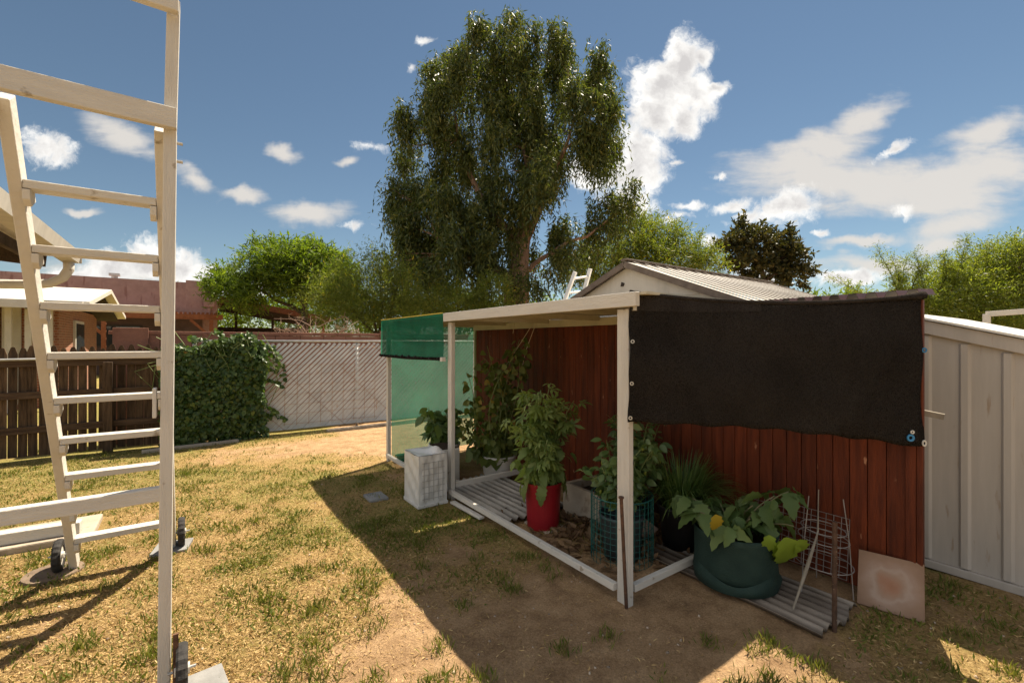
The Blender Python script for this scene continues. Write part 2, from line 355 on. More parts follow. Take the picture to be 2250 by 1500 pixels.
bg = nn(N, 'Background'); bg.inputs[1].default_value = SKY; L.new(mx3.outputs[2], bg.inputs[0])
ow = nn(N, 'OutputWorld'); L.new(bg.outputs[0], ow.inputs[0])

# ------------------------------------------------------------------ leaves
def strip_leaf(prof, fold=.15, droop=.2, lobes=0):   # prof: half widths at even stations, leaf along +x
    V = []; n = len(prof)
    for i, h in enumerate(prof):
        t = i/(n-1); z = -droop*t*t
        V += [(t, h, z+fold*h), (t, 0, z), (t, -h, z+fold*h)]
    F = []
    for i in range(n-1):
        a = 3*i; F += [(a, a+1, a+4, a+3), (a+1, a+2, a+5, a+4)]
    return np.array(V), np.array(F)
T_OV = strip_leaf([.02, .26, .30, .20, .01])
T_HEART = strip_leaf([.22, .48, .44, .28, .02], .2, .25)
T_EGG = strip_leaf([.05, .30, .26, .38, .28, .33, .18, .16, .01], .28, .6)
T_LANCE = strip_leaf([.02, .13, .10, .01], .1, .25)
T_BLADE = strip_leaf([.03, .03, .025, .018, .003], .2, .0)
T_DIA = (np.array([(0, 0, 0), (.45, .12, .03), (1, 0, 0), (.45, -.12, .03)]), np.array([(0, 3, 2, 1)]))
T_WDIA = (np.array([(0, 0, 0), (.45, .26, .06), (1, 0, -.05), (.45, -.26, .06)]), np.array([(0, 3, 2, 1)]))
def palm():
    V = [(0, 0, 0)]; F = []
    for a, l in ((-100, .5), (-52, .8), (0, 1), (52, .8), (100, .5)):
        c, s = math.cos(math.radians(a)), math.sin(math.radians(a)); b = len(V)
        for x, y, z in ((.38*l, .085, .03), (.6*l, .13, .0), (l, 0, -.22*l), (.6*l, -.13, .0), (.38*l, -.085, .03)):
            V.append((x*c-y*s, x*s+y*c, z))
        F += [(0, b+4, b, 0)[:3], (b, b+4, b+3, b+1), (b+1, b+3, b+2)]
    tri = []
    for f in F: tri += [(f[0], f[i], f[i+1]) for i in range(1, len(f)-1)]
    return np.array(V), np.array(tri)
T_PALM = palm()
def unit(a): return a/np.maximum(np.linalg.norm(a, axis=1, keepdims=True), 1e-9)
def instance(tpl, pos, d, nrm, sc_):
    V, F = tpl; d = unit(np.asarray(d, float)); nrm = np.asarray(nrm, float)
    y = unit(np.cross(nrm, d)); z = np.cross(d, y); sc_ = np.broadcast_to(np.asarray(sc_, float), (len(pos),))[:, None, None]
    P = pos[:, None, :] + sc_*(V[None, :, 0:1]*d[:, None, :] + V[None, :, 1:2]*y[:, None, :] + V[None, :, 2:3]*z[:, None, :])
    idx = F[None] + (np.arange(len(pos))*len(V))[:, None, None]
    return P.reshape(-1, 3), idx.reshape(-1, F.shape[1])
def joinarr(parts):
    V = []; F = []; b = 0
    for v_, f_ in parts: V.append(v_); F.append(f_+b); b += len(v_)
    return np.concatenate(V), np.concatenate(F)
def rvec(n, s=1.0): return rng.normal(size=(n, 3))*s
def in_ball(n, shell=.0):
    v_ = unit(rng.normal(size=(n, 3))); r = (shell**3 + rng.random(n)*(1-shell**3))**(1/3); return v_*r[:, None]

EUC = LEAF('eucalyptus_leaf', [(0, (.030, .047, .015)), (.5, (.062, .084, .024)), (.85, (.11, .126, .034)), (1, (.165, .16, .045))], .40, .5, .3, (1.35, 1.4, .52))
MES = LEAF('mesquite_leaf', [(0, (.05, .09, .012)), (.6, (.10, .15, .02)), (1, (.155, .205, .03))], .5, .55, .25, (1.5, 1.5, .5))
PAL = LEAF('palo_verde_leaf', [(0, (.085, .125, .022)), (.7, (.15, .185, .036)), (.97, (.20, .22, .05)), (1, (.45, .34, .02))], .45, .55, .25, (1.4, 1.4, .5))
DKT = LEAF('dark_tree_leaf', [(0, (.022, .028, .010)), (.6, (.05, .054, .018)), (1, (.10, .088, .028))], .28, .5, .35, (1.4, 1.3, .5))
ACA = LEAF('acacia_leaf', [(0, (.08, .115, .02)), (.6, (.145, .18, .034)), (1, (.22, .24, .06))], .5, .5, .3, (1.5, 1.5, .5))
IVY = LEAF('vine_leaf', [(0, (.030, .060, .012)), (.6, (.055, .098, .020)), (.985, (.11, .16, .036)), (1, (.26, .16, .03))], .3, .42, .4)
OKR = LEAF('okra_leaf', [(0, (.13, .185, .05)), (.7, (.20, .26, .08)), (1, (.28, .33, .12))], .42, .5, .35)
CUC = LEAF('climber_leaf', [(0, (.06, .085, .02)), (.7, (.115, .145, .035)), (.9, (.17, .19, .05)), (1, (.30, .20, .05))], .35, .5, .3)
PEP = LEAF('pepper_leaf', [(0, (.055, .10, .03)), (.7, (.105, .165, .05)), (1, (.17, .23, .09))], .3, .38, .45)
EGG = LEAF('eggplant_leaf', [(0, (.065, .11, .034)), (.7, (.11, .165, .05)), (1, (.16, .21, .075))], .3, .55, .3)
YEL = LEAF('yellow_leaf', [(0, (.30, .22, .02)), (1, (.40, .30, .03))], .3, .55, .3, (1.2, 1.1, .5))
LIM = LEAF('lime_leaf', [(0, (.20, .29, .03)), (1, (.24, .33, .04))], .35, .55, .3, (1.2, 1.2, .5))
LEM = LEAF('long_grass_leaf', [(0, (.055, .11, .028)), (.7, (.11, .18, .045)), (1, (.20, .27, .08))], .3, .4, .4)
DRYL = LEAF('dry_leaf', [(0, (.09, .05, .026)), (.6, (.16, .095, .05)), (1, (.26, .17, .10))], .1, .8, .2)
GRS = LEAF('lawn_blade', [(0, (.085, .115, .02)), (.5, (.14, .16, .03)), (1, (.22, .20, .055))], .3, .6, .2, (1.3, 1.3, .6))
STR = LEAF('straw_blade', [(0, (.28, .18, .075)), (.5, (.44, .295, .125)), (1, (.60, .44, .22))], .15, .8, .15, (1.1, 1, .7))

def limb_path(a, b, sag=.15, n=6, wob=.06):
    a = np.array(a, float); b = np.array(b, float); ln = np.linalg.norm(b-a); P = []
    off = rng.normal(size=3)*wob*ln
    for i in range(n+1):
        t = i/n; P.append(tuple(a+(b-a)*t + np.array((0, 0, sag*ln*math.sin(math.pi*t))) + off*math.sin(math.pi*t)))
    return P
# ------------------------------------------------------------------ ground
ax = np.concatenate([-np.geomspace(400, 6, 22), np.arange(-5.5, 8.6, .055), np.geomspace(9, 400, 22)])
ay = np.concatenate([-np.geomspace(400, 2, 16), np.arange(-1.6, 9.2, .055), np.geomspace(9.6, 400, 22)])
GX, GY = np.meshgrid(ax, ay, indexing='ij')
def lawn(px, py):            # 0 bare soil .. 1 full lawn
    Xc = px*CT - py*ST; Yc = px*ST + py*CT
    a = fbm(px*.75+3, py*.75+9, 3) ; b = fbm(px*3.1, py*3.1, 11)
    base = .50 + .0*a
    front = np.clip((Yc-2.0)/2.6, 0, 1)*.34                      # greener away from the lens
    bare1 = np.exp(-(((Xc+.15)/.75)**2+((Yc-2.25)/.65)**2))*.75  # bare patch by the shade edge
    bare2 = np.exp(-((py-7.5)/.75)**2)*np.clip((Xc+5.2)/2, 0, 1)*.75  # walked strip before the fence
    under = np.clip((px-1.25)/.7, 0, 1)*.12 + np.clip((px-2.0)/.15, 0, 1)*np.clip((py-.9)/.3, 0, 1)*.5
    return np.clip(base+front-bare1-bare2-under + (a-.5)*1.5 + (b-.5)*.9, 0, 1)
def gz(px, py): return (fbm(px*2.2, py*2.2, 5)-.5)*.035*np.exp(-((px/9)**2+((py-3)/9)**2)) + (fbm(px*13, py*13, 8, 3)-.5)*.012*np.exp(-((px/6)**2+((py-3)/6)**2)) - .006
GZ = gz(GX, GY)
nx, ny = GX.shape; idx = np.arange(nx*ny).reshape(nx, ny)
GF = np.stack([idx[:-1, :-1], idx[1:, :-1], idx[1:, 1:], idx[:-1, 1:]], -1).reshape(-1, 4)
gm = bpy.data.materials.new('ground'); nt, N, L = nodes(gm)
tc = nn(N, 'TexCoord'); at = nn(N, 'Attribute', attribute_name='lawn')
def gno(s, d=8, r=.65):
    n = nn(N, 'TexNoise'); L.new(tc.outputs['Object'], n.inputs['Vector']); n.inputs['Scale'].default_value = s; n.inputs['Detail'].default_value = d; n.inputs['Roughness'].default_value = r; return n.outputs['Fac']
r1 = ramp(N, [(.30, (.20, .12, .062)), (.5, (.345, .22, .118)), (.70, (.45, .30, .17))]); L.new(gno(5.5, 10, .72), r1.inputs[0])
r2 = ramp(N, [(.30, (.12, .07, .03)), (.5, (.30, .20, .08)), (.72, (.44, .31, .14))]); L.new(gno(38, 6, .75), r2.inputs[0])
r3 = ramp(N, [(.3, (.12, .13, .03)), (.7, (.24, .21, .06))]); L.new(gno(24, 6, .75), r3.inputs[0])
def mrange(x, a, b):
    m = nn(N, 'MapRange', interpolation_type='SMOOTHSTEP'); L.new(x, m.inputs[0]); m.inputs[1].default_value = a; m.inputs[2].default_value = b; return m.outputs[0]
def gmth(op, a, b):
    m = nn(N, 'Math', operation=op)
    for i, x in enumerate((a, b)):
        if isinstance(x, (int, float)): m.inputs[i].default_value = x
        else: L.new(x, m.inputs[i])
    return m.outputs[0]
nz = gno(9, 8, .7); lw = gmth('ADD', at.outputs['Fac'], gmth('MULTIPLY', gmth('SUBTRACT', nz, .5), 1.1))
mA = nn(N, 'Mix', data_type='RGBA'); L.new(mrange(lw, .12, .5), mA.inputs[0]); L.new(r1.outputs[0], mA.inputs[6]); L.new(r2.outputs[0], mA.inputs[7])
mB = nn(N, 'Mix', data_type='RGBA'); L.new(gmth('MULTIPLY', mrange(lw, .45, .95), .75), mB.inputs[0]); L.new(mA.outputs[2], mB.inputs[6]); L.new(r3.outputs[0], mB.inputs[7])
vo = nn(N, 'TexVoronoi'); L.new(tc.outputs['Object'], vo.inputs['Vector']); vo.inputs['Scale'].default_value = 60
rp = ramp(N, [(.10, 1.0), (.17, 0.0)]); L.new(vo.outputs['Distance'], rp.inputs[0])
peb = gmth('MULTIPLY', rp.outputs[0], mrange(vo.outputs['Color'], .55, .7))
mC = nn(N, 'Mix', data_type='RGBA'); L.new(gmth('MULTIPLY', peb, .75), mC.inputs[0]); L.new(mB.outputs[2], mC.inputs[6]); mC.inputs[7].default_value = (.48, .38, .28, 1)
mD = nn(N, 'MapRange'); L.new(gno(85, 6, .8), mD.inputs[0]); mD.inputs[1].default_value = .32; mD.inputs[2].default_value = .68; mD.inputs[3].default_value = .74; mD.inputs[4].default_value = 1.62
mE = nn(N, 'VectorMath', operation='SCALE'); L.new(mC.outputs[2], mE.inputs[0]); L.new(mD.outputs[0], mE.inputs['Scale'])
b = nn(N, 'BsdfPrincipled'); L.new(mE.outputs[0], b.inputs[0]); b.inputs['Roughness'].default_value = .95; b.inputs['Specular IOR Level'].default_value = .1
bp = nn(N, 'Bump'); bp.inputs['Strength'].default_value = 1.0; bp.inputs['Distance'].default_value = .024
L.new(gmth('ADD', gmth('MULTIPLY', gno(55, 8, .75), 1.0), gmth('MULTIPLY', gno(170, 4, .7), .5)), bp.inputs['Height']); L.new(bp.outputs[0], b.inputs['Normal'])
o_ = nn(N, 'OutputMaterial'); L.new(b.outputs[0], o_.inputs[0])
g = link_mesh('ground', np.stack([GX, GY, GZ], -1).reshape(-1, 3), GF, gm, smooth=True); g['kind'] = 'structure'
a_ = g.data.attributes.new('lawn', 'FLOAT', 'POINT'); a_.data.foreach_set('value', lawn(GX, GY).ravel().astype(np.float32))

# grass and straw on it
def scatter(n, Ymax=7.8, Ymin=1.75):
    Yc = Ymin*(Ymax/Ymin)**rng.random(n); Xc = (rng.random(n)*2-1)*1.2*Yc
    px = Xc*CT+Yc*ST; py = -Xc*ST+Yc*CT
    ok = (py < 8.3) & (px < 3.95) & ~((px > 2.06) & (py > .95) & (py < 5.66) & (rng.random(n) > .12)) & ~((px < -.55) & (py > 4.72) & (py < 5.32))
    return px[ok], py[ok], Yc[ok]
px, py, yc = scatter(300000); lw_ = lawn(px, py); clump = fbm(px*5, py*5, 31)
keep = rng.random(len(px)) < np.clip(lw_*1.3-.15, .0, 1)*np.clip((clump-.28)*3, .10, 1)*.85*np.clip((yc-1.5)/1.9, .22, 1); px, py, yc, lw_, clump = px[keep], py[keep], yc[keep], lw_[keep], clump[keep]
n = len(px); d = rvec(n); d[:, 2] = np.abs(d[:, 2])*1.0+.45
h = (.015+.026*rng.random(n))*(1+.5*np.clip(clump-.5, 0, 1)*3)
lb = instance(T_DIA, np.stack([px, py, gz(px, py)-.002], 1), d, rvec(n), h)
tag(link_mesh('grass', lb[0], lb[1], GRS), 'short patchy green lawn grass growing over the yard soil', 'grass', kind='stuff')
px, py, yc = scatter(480000); lw_ = lawn(px, py); keep = rng.random(len(px)) < np.clip(.06+lw_*.75, 0, .72)*(1-.82*np.clip((px-.9)/.7+.5*(fbm(px*2, py*2, 51)-.5), 0, 1)); px, py = px[keep], py[keep]
n = len(px); d = rvec(n); d[:, 2] = np.abs(d[:, 2])*.38+.05
sb = instance((T_DIA[0]*np.array((1, .75, 1)), T_DIA[1]), np.stack([px, py, gz(px, py)+.002], 1), d, rvec(n)+np.array((0, 0, 1)), .011+.021*rng.random(n))
tag(link_mesh('dry_grass', sb[0], sb[1], STR), 'dead straw coloured grass lying flat between the green blades', 'dry grass', kind='stuff')
# taller tufts
tp = []
spots = [W(*t) for t in [(-.72, 2.45), (-.36, 2.28), (-.62, 2.02), (-.28, 2.62), (-.95, 2.15), (-.2, 2.05), (-1.12, 2.6), (1.02, 2.02), (.98, 2.3), (.5, 2.35), (2.0, 2.12), (2.3, 2.1), (1.35, 2.18), (1.15, 2.05), (-.05, 2.9), (.25, 2.25), (2.35, 2.35), (2.6, 2.45), (.15, 3.2), (-1.4, 3.0), (2.75, 2.85), (1.3, 2.3), (1.22, 2.24), (1.42, 2.12), (-1.9, 2.5), (-2.2, 3.3), (-3.4, 3.25), (-2.9, 3.3)]]
for i in range(60):
    Yc = 1.9*(6.5/1.9)**random.random(); spots.append(W(random.uniform(-1.1, .25)*Yc, Yc))
for (sx, sy, _) in spots:
    k = rng.integers(35, 90); pp = np.stack([sx+rng.normal(size=k)*.035, sy+rng.normal(size=k)*.035, np.zeros(k)], 1); pp[:, 2] = gz(pp[:, 0], pp[:, 1])
    d = rvec(k, .45); d[:, 2] = 1; tp.append(instance((T_DIA[0]*np.array((1, .55, 1)), T_DIA[1]), pp, d, rvec(k), .025+.04*rng.random(k)))
tb = joinarr(tp); tag(link_mesh('grass_tufts', tb[0], tb[1], GRS), 'taller loose tufts of green grass scattered over the yard', 'grass tufts', kind='stuff')
# small stones and litter of the soil
n = 1500; px, py, yc = scatter(n, 6.5); n = len(px)
cubeV = np.array([(x, y, z) for x in (-.5, .5) for y in (-.5, .5) for z in (-.3, .3)])*np.array((1, .8, 1)); cubeF = np.array([(0,1,3,2),(4,6,7,5),(0,4,5,1),(2,3,7,6),(0,2,6,4),(1,5,7,3)])
pb = instance((cubeV, cubeF), np.stack([px, py, gz(px, py)+.001], 1), rvec(n), rvec(n, .3)+np.array((0, 0, 1)), .004+.011*rng.random(n)**3)
tag(link_mesh('gravel', pb[0], pb[1], M('pebbles', (.22, .16, .11), (.42, .34, .26), 30, .9, island=.4)), 'small pale pebbles scattered over the bare soil', 'gravel', kind='stuff')
# ------------------------------------------------------------------ trees
def wblobs(lst, Y, dj=.5, seed=1):
    r_ = random.Random(seed); out = []
    for b in lst:
        x, y, rx, ry = b[:4]; dens = b[4] if len(b) > 4 else 1
        R = (rx+ry)/2/1000*Y; Yd = Y + r_.uniform(-1, 1)*dj
        out.append((np.array(D(x, y, Yd)), rx/1000*Y, ry/1000*Y, dens))
    return out
def place(c, rx, ry, n, shell):
    b_ = in_ball(n, shell); hor = np.stack([b_[:, 0]*rx, b_[:, 1]*min(rx*1.0, rx), b_[:, 2]*ry], 1); return c + hor, b_
def weeping(blobs_, per_m3, leaf, lw, sl, k):
    out = []; 
    for c, rx, ry, dens in blobs_:
        n = int(per_m3*dens*rx*ry*2.2)+4
        # clumps first, so that gaps and tufts form
        nc = max(4, int(n/34)); cc, _ = place(c, rx*.95, ry*.95, nc, .35)
        p0 = cc[rng.integers(0, nc, n)] + rng.normal(size=(n, 3))*np.array((.22, .22, .20))
        ln = sl[0] + (sl[1]-sl[0])*rng.random(n)
        drift = rng.normal(size=(n, 3))*.22; drift[:, 2] = 0
        for j in range(k):
            t = (j+.5)/k
            pos = p0 + drift*(t**.6)[None] if False else p0 + drift*(t**.6)
            pos = pos + np.array((0, 0, 1))*(.12*math.sin(t*3) - ln*t**1.25)[:, None] + rng.normal(size=(n, 3))*.05
            d = rng.normal(size=(n, 3))*.42; d[:, 2] -= .9 - .5*(1-t)
            out.append(instance((T_DIA[0]*np.array((1, lw, 1)), T_DIA[1]), pos, d, rng.normal(size=(n, 3)), leaf*(.7+.6*rng.random(n))))
    return joinarr(out)
def sprays(blobs_, per, k, tw, leaf, lw=1.0, upb=.35, spread=.5, shell=.45, clump=10, cs=.16):
    out = []
    for c, rx, ry, dens in blobs_:
        n = int(per*dens*rx*ry)+4; nc = max(5, n//clump)
        cc, bb = place(c, rx*.92, ry*.92, nc, shell); ii = rng.integers(0, nc, n)
        p0 = cc[ii] + rng.normal(size=(n, 3))*cs*min(rx, ry)
        d0 = unit(bb[ii] + np.array((0, 0, upb)) + rng.normal(size=(n, 3))*spread)
        tl = tw*(.6+.8*rng.random(n))
        for j in range(k):
            t = (j+.6)/k; pos = p0 + d0*(tl*t)[:, None]; pos[:, 2] -= .12*tl*t*t
            d = d0*.5 + rng.normal(size=(n, 3))*.55
            out.append(instance((T_DIA[0]*np.array((1, lw, 1)), T_DIA[1]), pos, d, rng.normal(size=(n, 3))+np.array((0, 0, .6)), leaf*(.6+.8*rng.random(n))))
    return joinarr(out)
def limbs(base, mains, r0, m, root, blobs_=None, name='trunk', twigs=3, rt=.35):
    mb = MB(); nodesP = []
    for P, ra, rb in mains:
        PP = []; 
        for i in range(len(P)-1):
            seg = limb_path(P[i], P[i+1], .02, 4, .03); PP += seg[:-1]
        PP.append(tuple(P[-1])); k = len(PP)
        mb.tube(PP, [ra+(rb-ra)*i/(k-1) for i in range(k)], 9); nodesP += [(np.array(p), ra+(rb-ra)*i/(k-1)) for i, p in enumerate(PP)]
    if blobs_:
        for c, rx, ry, dens in blobs_:
            cand = [q for q in nodesP if q[0][2] < c[2]+.2*ry] or nodesP
            s, rr = min(cand, key=lambda q: np.linalg.norm(q[0]-c))
            P = limb_path(s, c, .08, 6, .08); k = len(P); r1 = max(.02, min(rr*.6, .022*np.linalg.norm(c-s)+.02))
            mb.tube(P, [r1+(.012-r1)*i/(k-1) for i in range(k)], 6)
            for j in range(twigs):
                q = c + unit(rng.normal(size=(1, 3)))[0]*np.array((rx, rx, ry))*.75; a = np.array(P[random.choice((3, 4, 5))])
                mb.tube(limb_path(a, q, .05, 4, .1), [r1*rt, r1*rt*.75, r1*rt*.55, r1*rt*.4, .006], 5)
    mb.build(name, m, root, smooth=True); return nodesP

# eucalyptus
Y = 20
EB = [(1170, 105, 110, 62), (1045, 118, 95, 62), (1262, 130, 78, 70), (985, 150, 46, 42), (1000, 215, 105, 85), (1150, 200, 140, 105), (1292, 225, 55, 75), (930, 250, 52, 60), (975, 335, 88, 75),
      (1110, 330, 130, 105), (1240, 310, 88, 80), (1328, 300, 40, 55), (880, 425, 66, 42), (965, 455, 105, 80), (1095, 465, 105, 85), (895, 515, 68, 60), (1000, 545, 88, 50), (1215, 425, 60, 55, .4), (1345, 440, 46, 42, .45),
      (1290, 490, 70, 60, .32), (1205, 545, 70, 60, .65), (1175, 600, 62, 32, .6), (930, 560, 45, 40), (1060, 545, 60, 40, .9), (1320, 510, 45, 40, .5), (1260, 560, 50, 40, .45), (1170, 390, 70, 60, .8), (870, 470, 56, 46), (980, 590, 70, 30, .8), (1080, 600, 46, 26, .7), (905, 320, 40, 50, .8), (1350, 320, 36, 44), (1378, 425, 34, 34), (1365, 475, 34, 36, .8), (1320, 200, 44, 60), (930, 600, 56, 24, .8), (862, 580, 32, 28, .8)]
eb = wblobs(EB, Y, 1.6, 5); base = np.array(D(1142, 752+1520/Y, Y))
t = thing('eucalyptus_tree', 'tall weeping eucalyptus tree with drooping olive foliage rising behind the white shed', 'tree', tuple(base))
limbs(base, [([base, D(1135, 670, Y), D(1140, 600, Y), D(1150, 520, Y), D(1163, 430, Y+.3), D(1150, 330, Y+.6)], .72, .07),
             ([D(1140, 640, Y), D(1100, 598, Y-.4), D(1035, 568, Y-.8), D(960, 520, Y-1)], .30, .10), ([D(1142, 585, Y), D(1120, 510, Y+.3), D(1070, 460, Y+.5), D(1010, 330, Y+.6), D(1000, 240, Y+.6)], .26, .03),
             ([D(1150, 540, Y), D(1190, 450, Y-.4), D(1240, 330, Y-.5), D(1265, 230, Y-.5)], .20, .025), ([D(1146, 620, Y), D(1215, 555, Y-.3), D(1290, 520, Y-.5), D(1365, 465, Y-.3)], .12, .03)],
      .7, bark, t, eb, twigs=4, rt=.4)
fv = weeping(eb, 66, .23, 1.0, (.5, 1.9), 18)
link_mesh('foliage', fv[0], fv[1], EUC, t)
# green feathery trees
def tree(name, label, Y, blobs_px, leafm, barkm, mains, r0, sp, group=None, dj=.6, seed=1, twigs=4):
    bl = wblobs(blobs_px, Y, dj, seed); base = mains[0][0][0]
    t = thing(name, label, 'tree', (base[0], base[1], 0), group)
    limbs(base, mains, r0, barkm, t, bl, twigs=twigs)
    a = sprays(bl, **sp); link_mesh('foliage', a[0], a[1], leafm, t); return t
def G(x, Y): return W((x-1125)/1000*Y, Y, 0)
tree('mesquite_tree', 'round bright green mesquite tree with forked dark trunk beyond the carport', 22,
     [(620, 570, 75, 34), (690, 575, 65, 34), (575, 590, 42, 26), (735, 605, 38, 38), (640, 615, 75, 36), (570, 632, 42, 26), (700, 630, 60, 36), (500, 612, 34, 24), (490, 645, 28, 30), (535, 650, 40, 22), (650, 560, 70, 25), (748, 640, 30, 30)], MES, darkbark,
     [([G(668, 22), D(670, 700, 22), D(672, 650, 22), D(690, 600, 22)], .20, .07), ([D(668, 690, 22), D(640, 672, 22), D(605, 660, 22), D(560, 630, 22)], .12, .04), ([D(670, 680, 22), D(655, 640, 22), D(630, 590, 22)], .10, .04)],
     .2, dict(per=520, k=8, tw=.62, leaf=.22, lw=1.0, upb=.25, shell=.35), seed=3)
tree('palo_verde_tree', 'open yellow green palo verde with fine twigs left of the eucalyptus', 15,
     [(745, 660, 50, 42), (800, 650, 60, 50), (735, 700, 42, 28), (800, 705, 60, 28), (850, 640, 46, 55, .6), (830, 600, 40, 34, .7), (880, 665, 44, 48, .8), (775, 620, 36, 30, .8), (860, 700, 60, 36, .8), (770, 690, 70, 40, .7)], PAL, darkbark,
     [([G(830, 15), D(828, 735, 15), D(820, 690, 15), D(805, 640, 15)], .06, .02), ([D(835, 730, 15), D(855, 690, 15), D(870, 640, 15), D(880, 600, 15)], .045, .012), ([D(828, 735, 15), D(790, 700, 15), D(760, 660, 15)], .04, .012), ([D(832, 735, 15), D(840, 670, 15), D(838, 600, 15)], .035, .01)],
     .06, dict(per=1050, k=9, tw=.75, leaf=.10, lw=.75, upb=.7, spread=.45, shell=.1), seed=4, twigs=9)
tree('bushy_tree', 'low dense green bushy tree under the eucalyptus left branches', 17,
     [(960, 660, 60, 30), (1030, 655, 60, 36), (1085, 650, 40, 36), (930, 685, 50, 26), (1000, 690, 60, 26), (1070, 690, 50, 26)], PAL, darkbark,
     [([G(1010, 17), D(1010, 720, 17), D(1005, 670, 17)], .10, .04)], .1, dict(per=650, k=8, tw=.5, leaf=.13, lw=.9, upb=.4, shell=.2), seed=6)
tree('tall_shrub_tree', 'pale green feathery tree between the eucalyptus and the dark round tree', 24,
     [(1380, 545, 60, 42), (1450, 525, 50, 38), (1420, 580, 70, 36), (1500, 560, 50, 36), (1320, 580, 50, 34), (1545, 585, 40, 24), (1480, 600, 80, 26), (1350, 620, 60, 30), (1290, 600, 30, 30), (1415, 505, 26, 22)], PAL, darkbark,
     [([G(1430, 24), D(1430, 680, 24), D(1428, 620, 24), D(1420, 560, 24)], .2, .06)], .2, dict(per=420, k=8, tw=.8, leaf=.2, lw=.9, upb=.5, shell=.15), seed=8, twigs=6)
tree('dark_leafy_tree', 'dark olive round leafy tree above the white shed roof', 28,
     [(1640, 510, 34, 28), (1612, 535, 34, 26), (1665, 540, 44, 34), (1715, 540, 38, 32), (1740, 565, 30, 28), (1640, 570, 44, 26), (1700, 585, 48, 26), (1755, 605, 26, 22), (1690, 612, 50, 22), (1620, 560, 22, 18)], DKT, darkbark,
     [([G(1680, 28), D(1680, 690, 28), D(1678, 620, 28), D(1672, 560, 28)], .3, .08)], .3, dict(per=185, k=8, tw=.5, leaf=.27, lw=1.9, upb=.3, shell=.25, cs=.2), seed=9)
# acacia on the right: upright feathered sprays
Y = 11.5
AB = [(2200, 600, 60, 55), (2130, 620, 60, 50), (2230, 660, 50, 60), (2150, 670, 60, 45), (2080, 640, 50, 45), (2050, 690, 60, 45), (2000, 680, 50, 36), (2280, 590, 60, 60), (2320, 660, 60, 60), (2120, 715, 70, 36), (2210, 720, 60, 30), (1960, 700, 50, 30), (2250, 565, 40, 30), (1900, 680, 36, 22, .6)]
ab = wblobs(AB, Y, .5, 12); base = np.array(G(2150, Y))
t = thing('acacia_tree', 'yellow green acacia with upright feathery sprays behind the grey shed', 'tree', tuple(base))
nodesP = limbs(base, [([base, D(2150, 730, Y), D(2160, 660, Y), D(2200, 600, Y)], .10, .03), ([D(2150, 740, Y), D(2080, 700, Y), D(2020, 660, Y)], .05, .02)], .1, darkbark, t, ab)
parts = [sprays(ab, per=1700, k=9, tw=.45, leaf=.085, lw=1.1, upb=.6, shell=.1)]
tw = MB()
for (x0, y0, x1, y1) in [(1985, 690, 1925, 545), (2010, 690, 1962, 565), (2040, 680, 2010, 550), (1960, 690, 1828, 612), (2090, 640, 2122, 525), (2140, 620, 2190, 532), (2000, 650, 2040, 575), (1950, 690, 1880, 640), (2060, 640, 2070, 560), (2240, 590, 2262, 528), (1990, 670, 1990, 575)]:
    a = np.array(D(x0, y0, Y-.6)); b_ = np.array(D(x1, y1, Y-.6)); P = limb_path(a, b_, .0, 10, .07); MB().tube(P, [.014-.0011*i for i in range(11)], 5).build('branch', darkbark, t)
    P = np.array(P); k = 170; ts = rng.random(k)**.8; f = ts*10; i0 = np.minimum(f.astype(int), 9); fr = (f-i0)[:, None]; pos = P[i0]*(1-fr)+P[i0+1]*fr
    d = rng.normal(size=(k, 3))*.8 + unit((b_-a)[None])*.6
    for j in range(7):
        parts.append(instance(T_DIA, pos + unit(d)*(.03+.028*j) + rng.normal(size=(k, 3))*.008, d*.6+rng.normal(size=(k, 3))*.6, rng.normal(size=(k, 3)), .068*(.7+.6*rng.random(k))*(1.15-ts*.4)))
a = joinarr(parts); link_mesh('foliage', a[0], a[1], ACA, t)

dl = [(x, 700+random.uniform(-14, 12), 48, 42) for x in range(380, 2320, 62)]
a = sprays(wblobs(dl, 46, 3, 21), per=60, k=7, tw=1.1, leaf=.42, lw=1.3, upb=.4, shell=.2); tag(link_mesh('distant_trees', a[0], a[1], MES), 'hazy green line of far trees behind the houses and sheds', 'trees', kind='stuff')
# ------------------------------------------------------------------ back fence line  (y = 8.44)
FY = 8.44
t = thing('picket_fence', 'dark weathered wooden picket fence behind the white ladder', 'fence', (-1.6, FY, 0))
mb = MB(); x = -4.6; r_ = random.Random(3)
while x < -.06:
    wd = .085+r_.uniform(-.006, .006); h = 1.47+r_.uniform(-.03, .03); sl_ = r_.uniform(-.012, .012)
    pts = [(x, .04), (x+wd, .04), (x+wd+sl_, h-.09), (x+wd*.72+sl_, h-.01), (x+wd*.5+sl_, h), (x+wd*.28+sl_, h-.01), (x+sl_, h-.09)]
    y0 = FY+r_.uniform(-.004, .004); mb.prism(pts, 'y', y0, y0+.018); x += wd+r_.choice((.004, .008, .011, .017))
mb.build('picket_panel', oldwood, t)
for z in (.38, .83, 1.24): MB().bar((-4.6, FY-.03, z), (-.08, FY-.03, z+.01), .045, .09).build('rail', oldwood_p, t, bevel=.004)
for xx in (-3.35, -.98): MB().box(xx, xx+.1, FY-.15, FY-.055, 0, 1.25).build('post', oldwood, t, bevel=.006)
tag(MB().tube([(-4.4, FY-.075, 1.302), (-2.2, FY-.075, 1.297), (-.45, FY-.075, 1.31)], .017, 10).build('metal_pipe', galv, loc=(-2.4, FY-.075, 1.30), smooth=True), 'long pale metal pipe lying on the top rail of the picket fence', 'pipe')
t = thing('chain_link_fence', 'chain link fence woven with white diagonal slats and rust streaks', 'fence', (3, FY, 0))
FX0, FX1, FH = .0, 7.4, 1.52
mb = MB(); sx = FX0-1.6; hw = .088; lean = 1.02
r_ = random.Random(5)
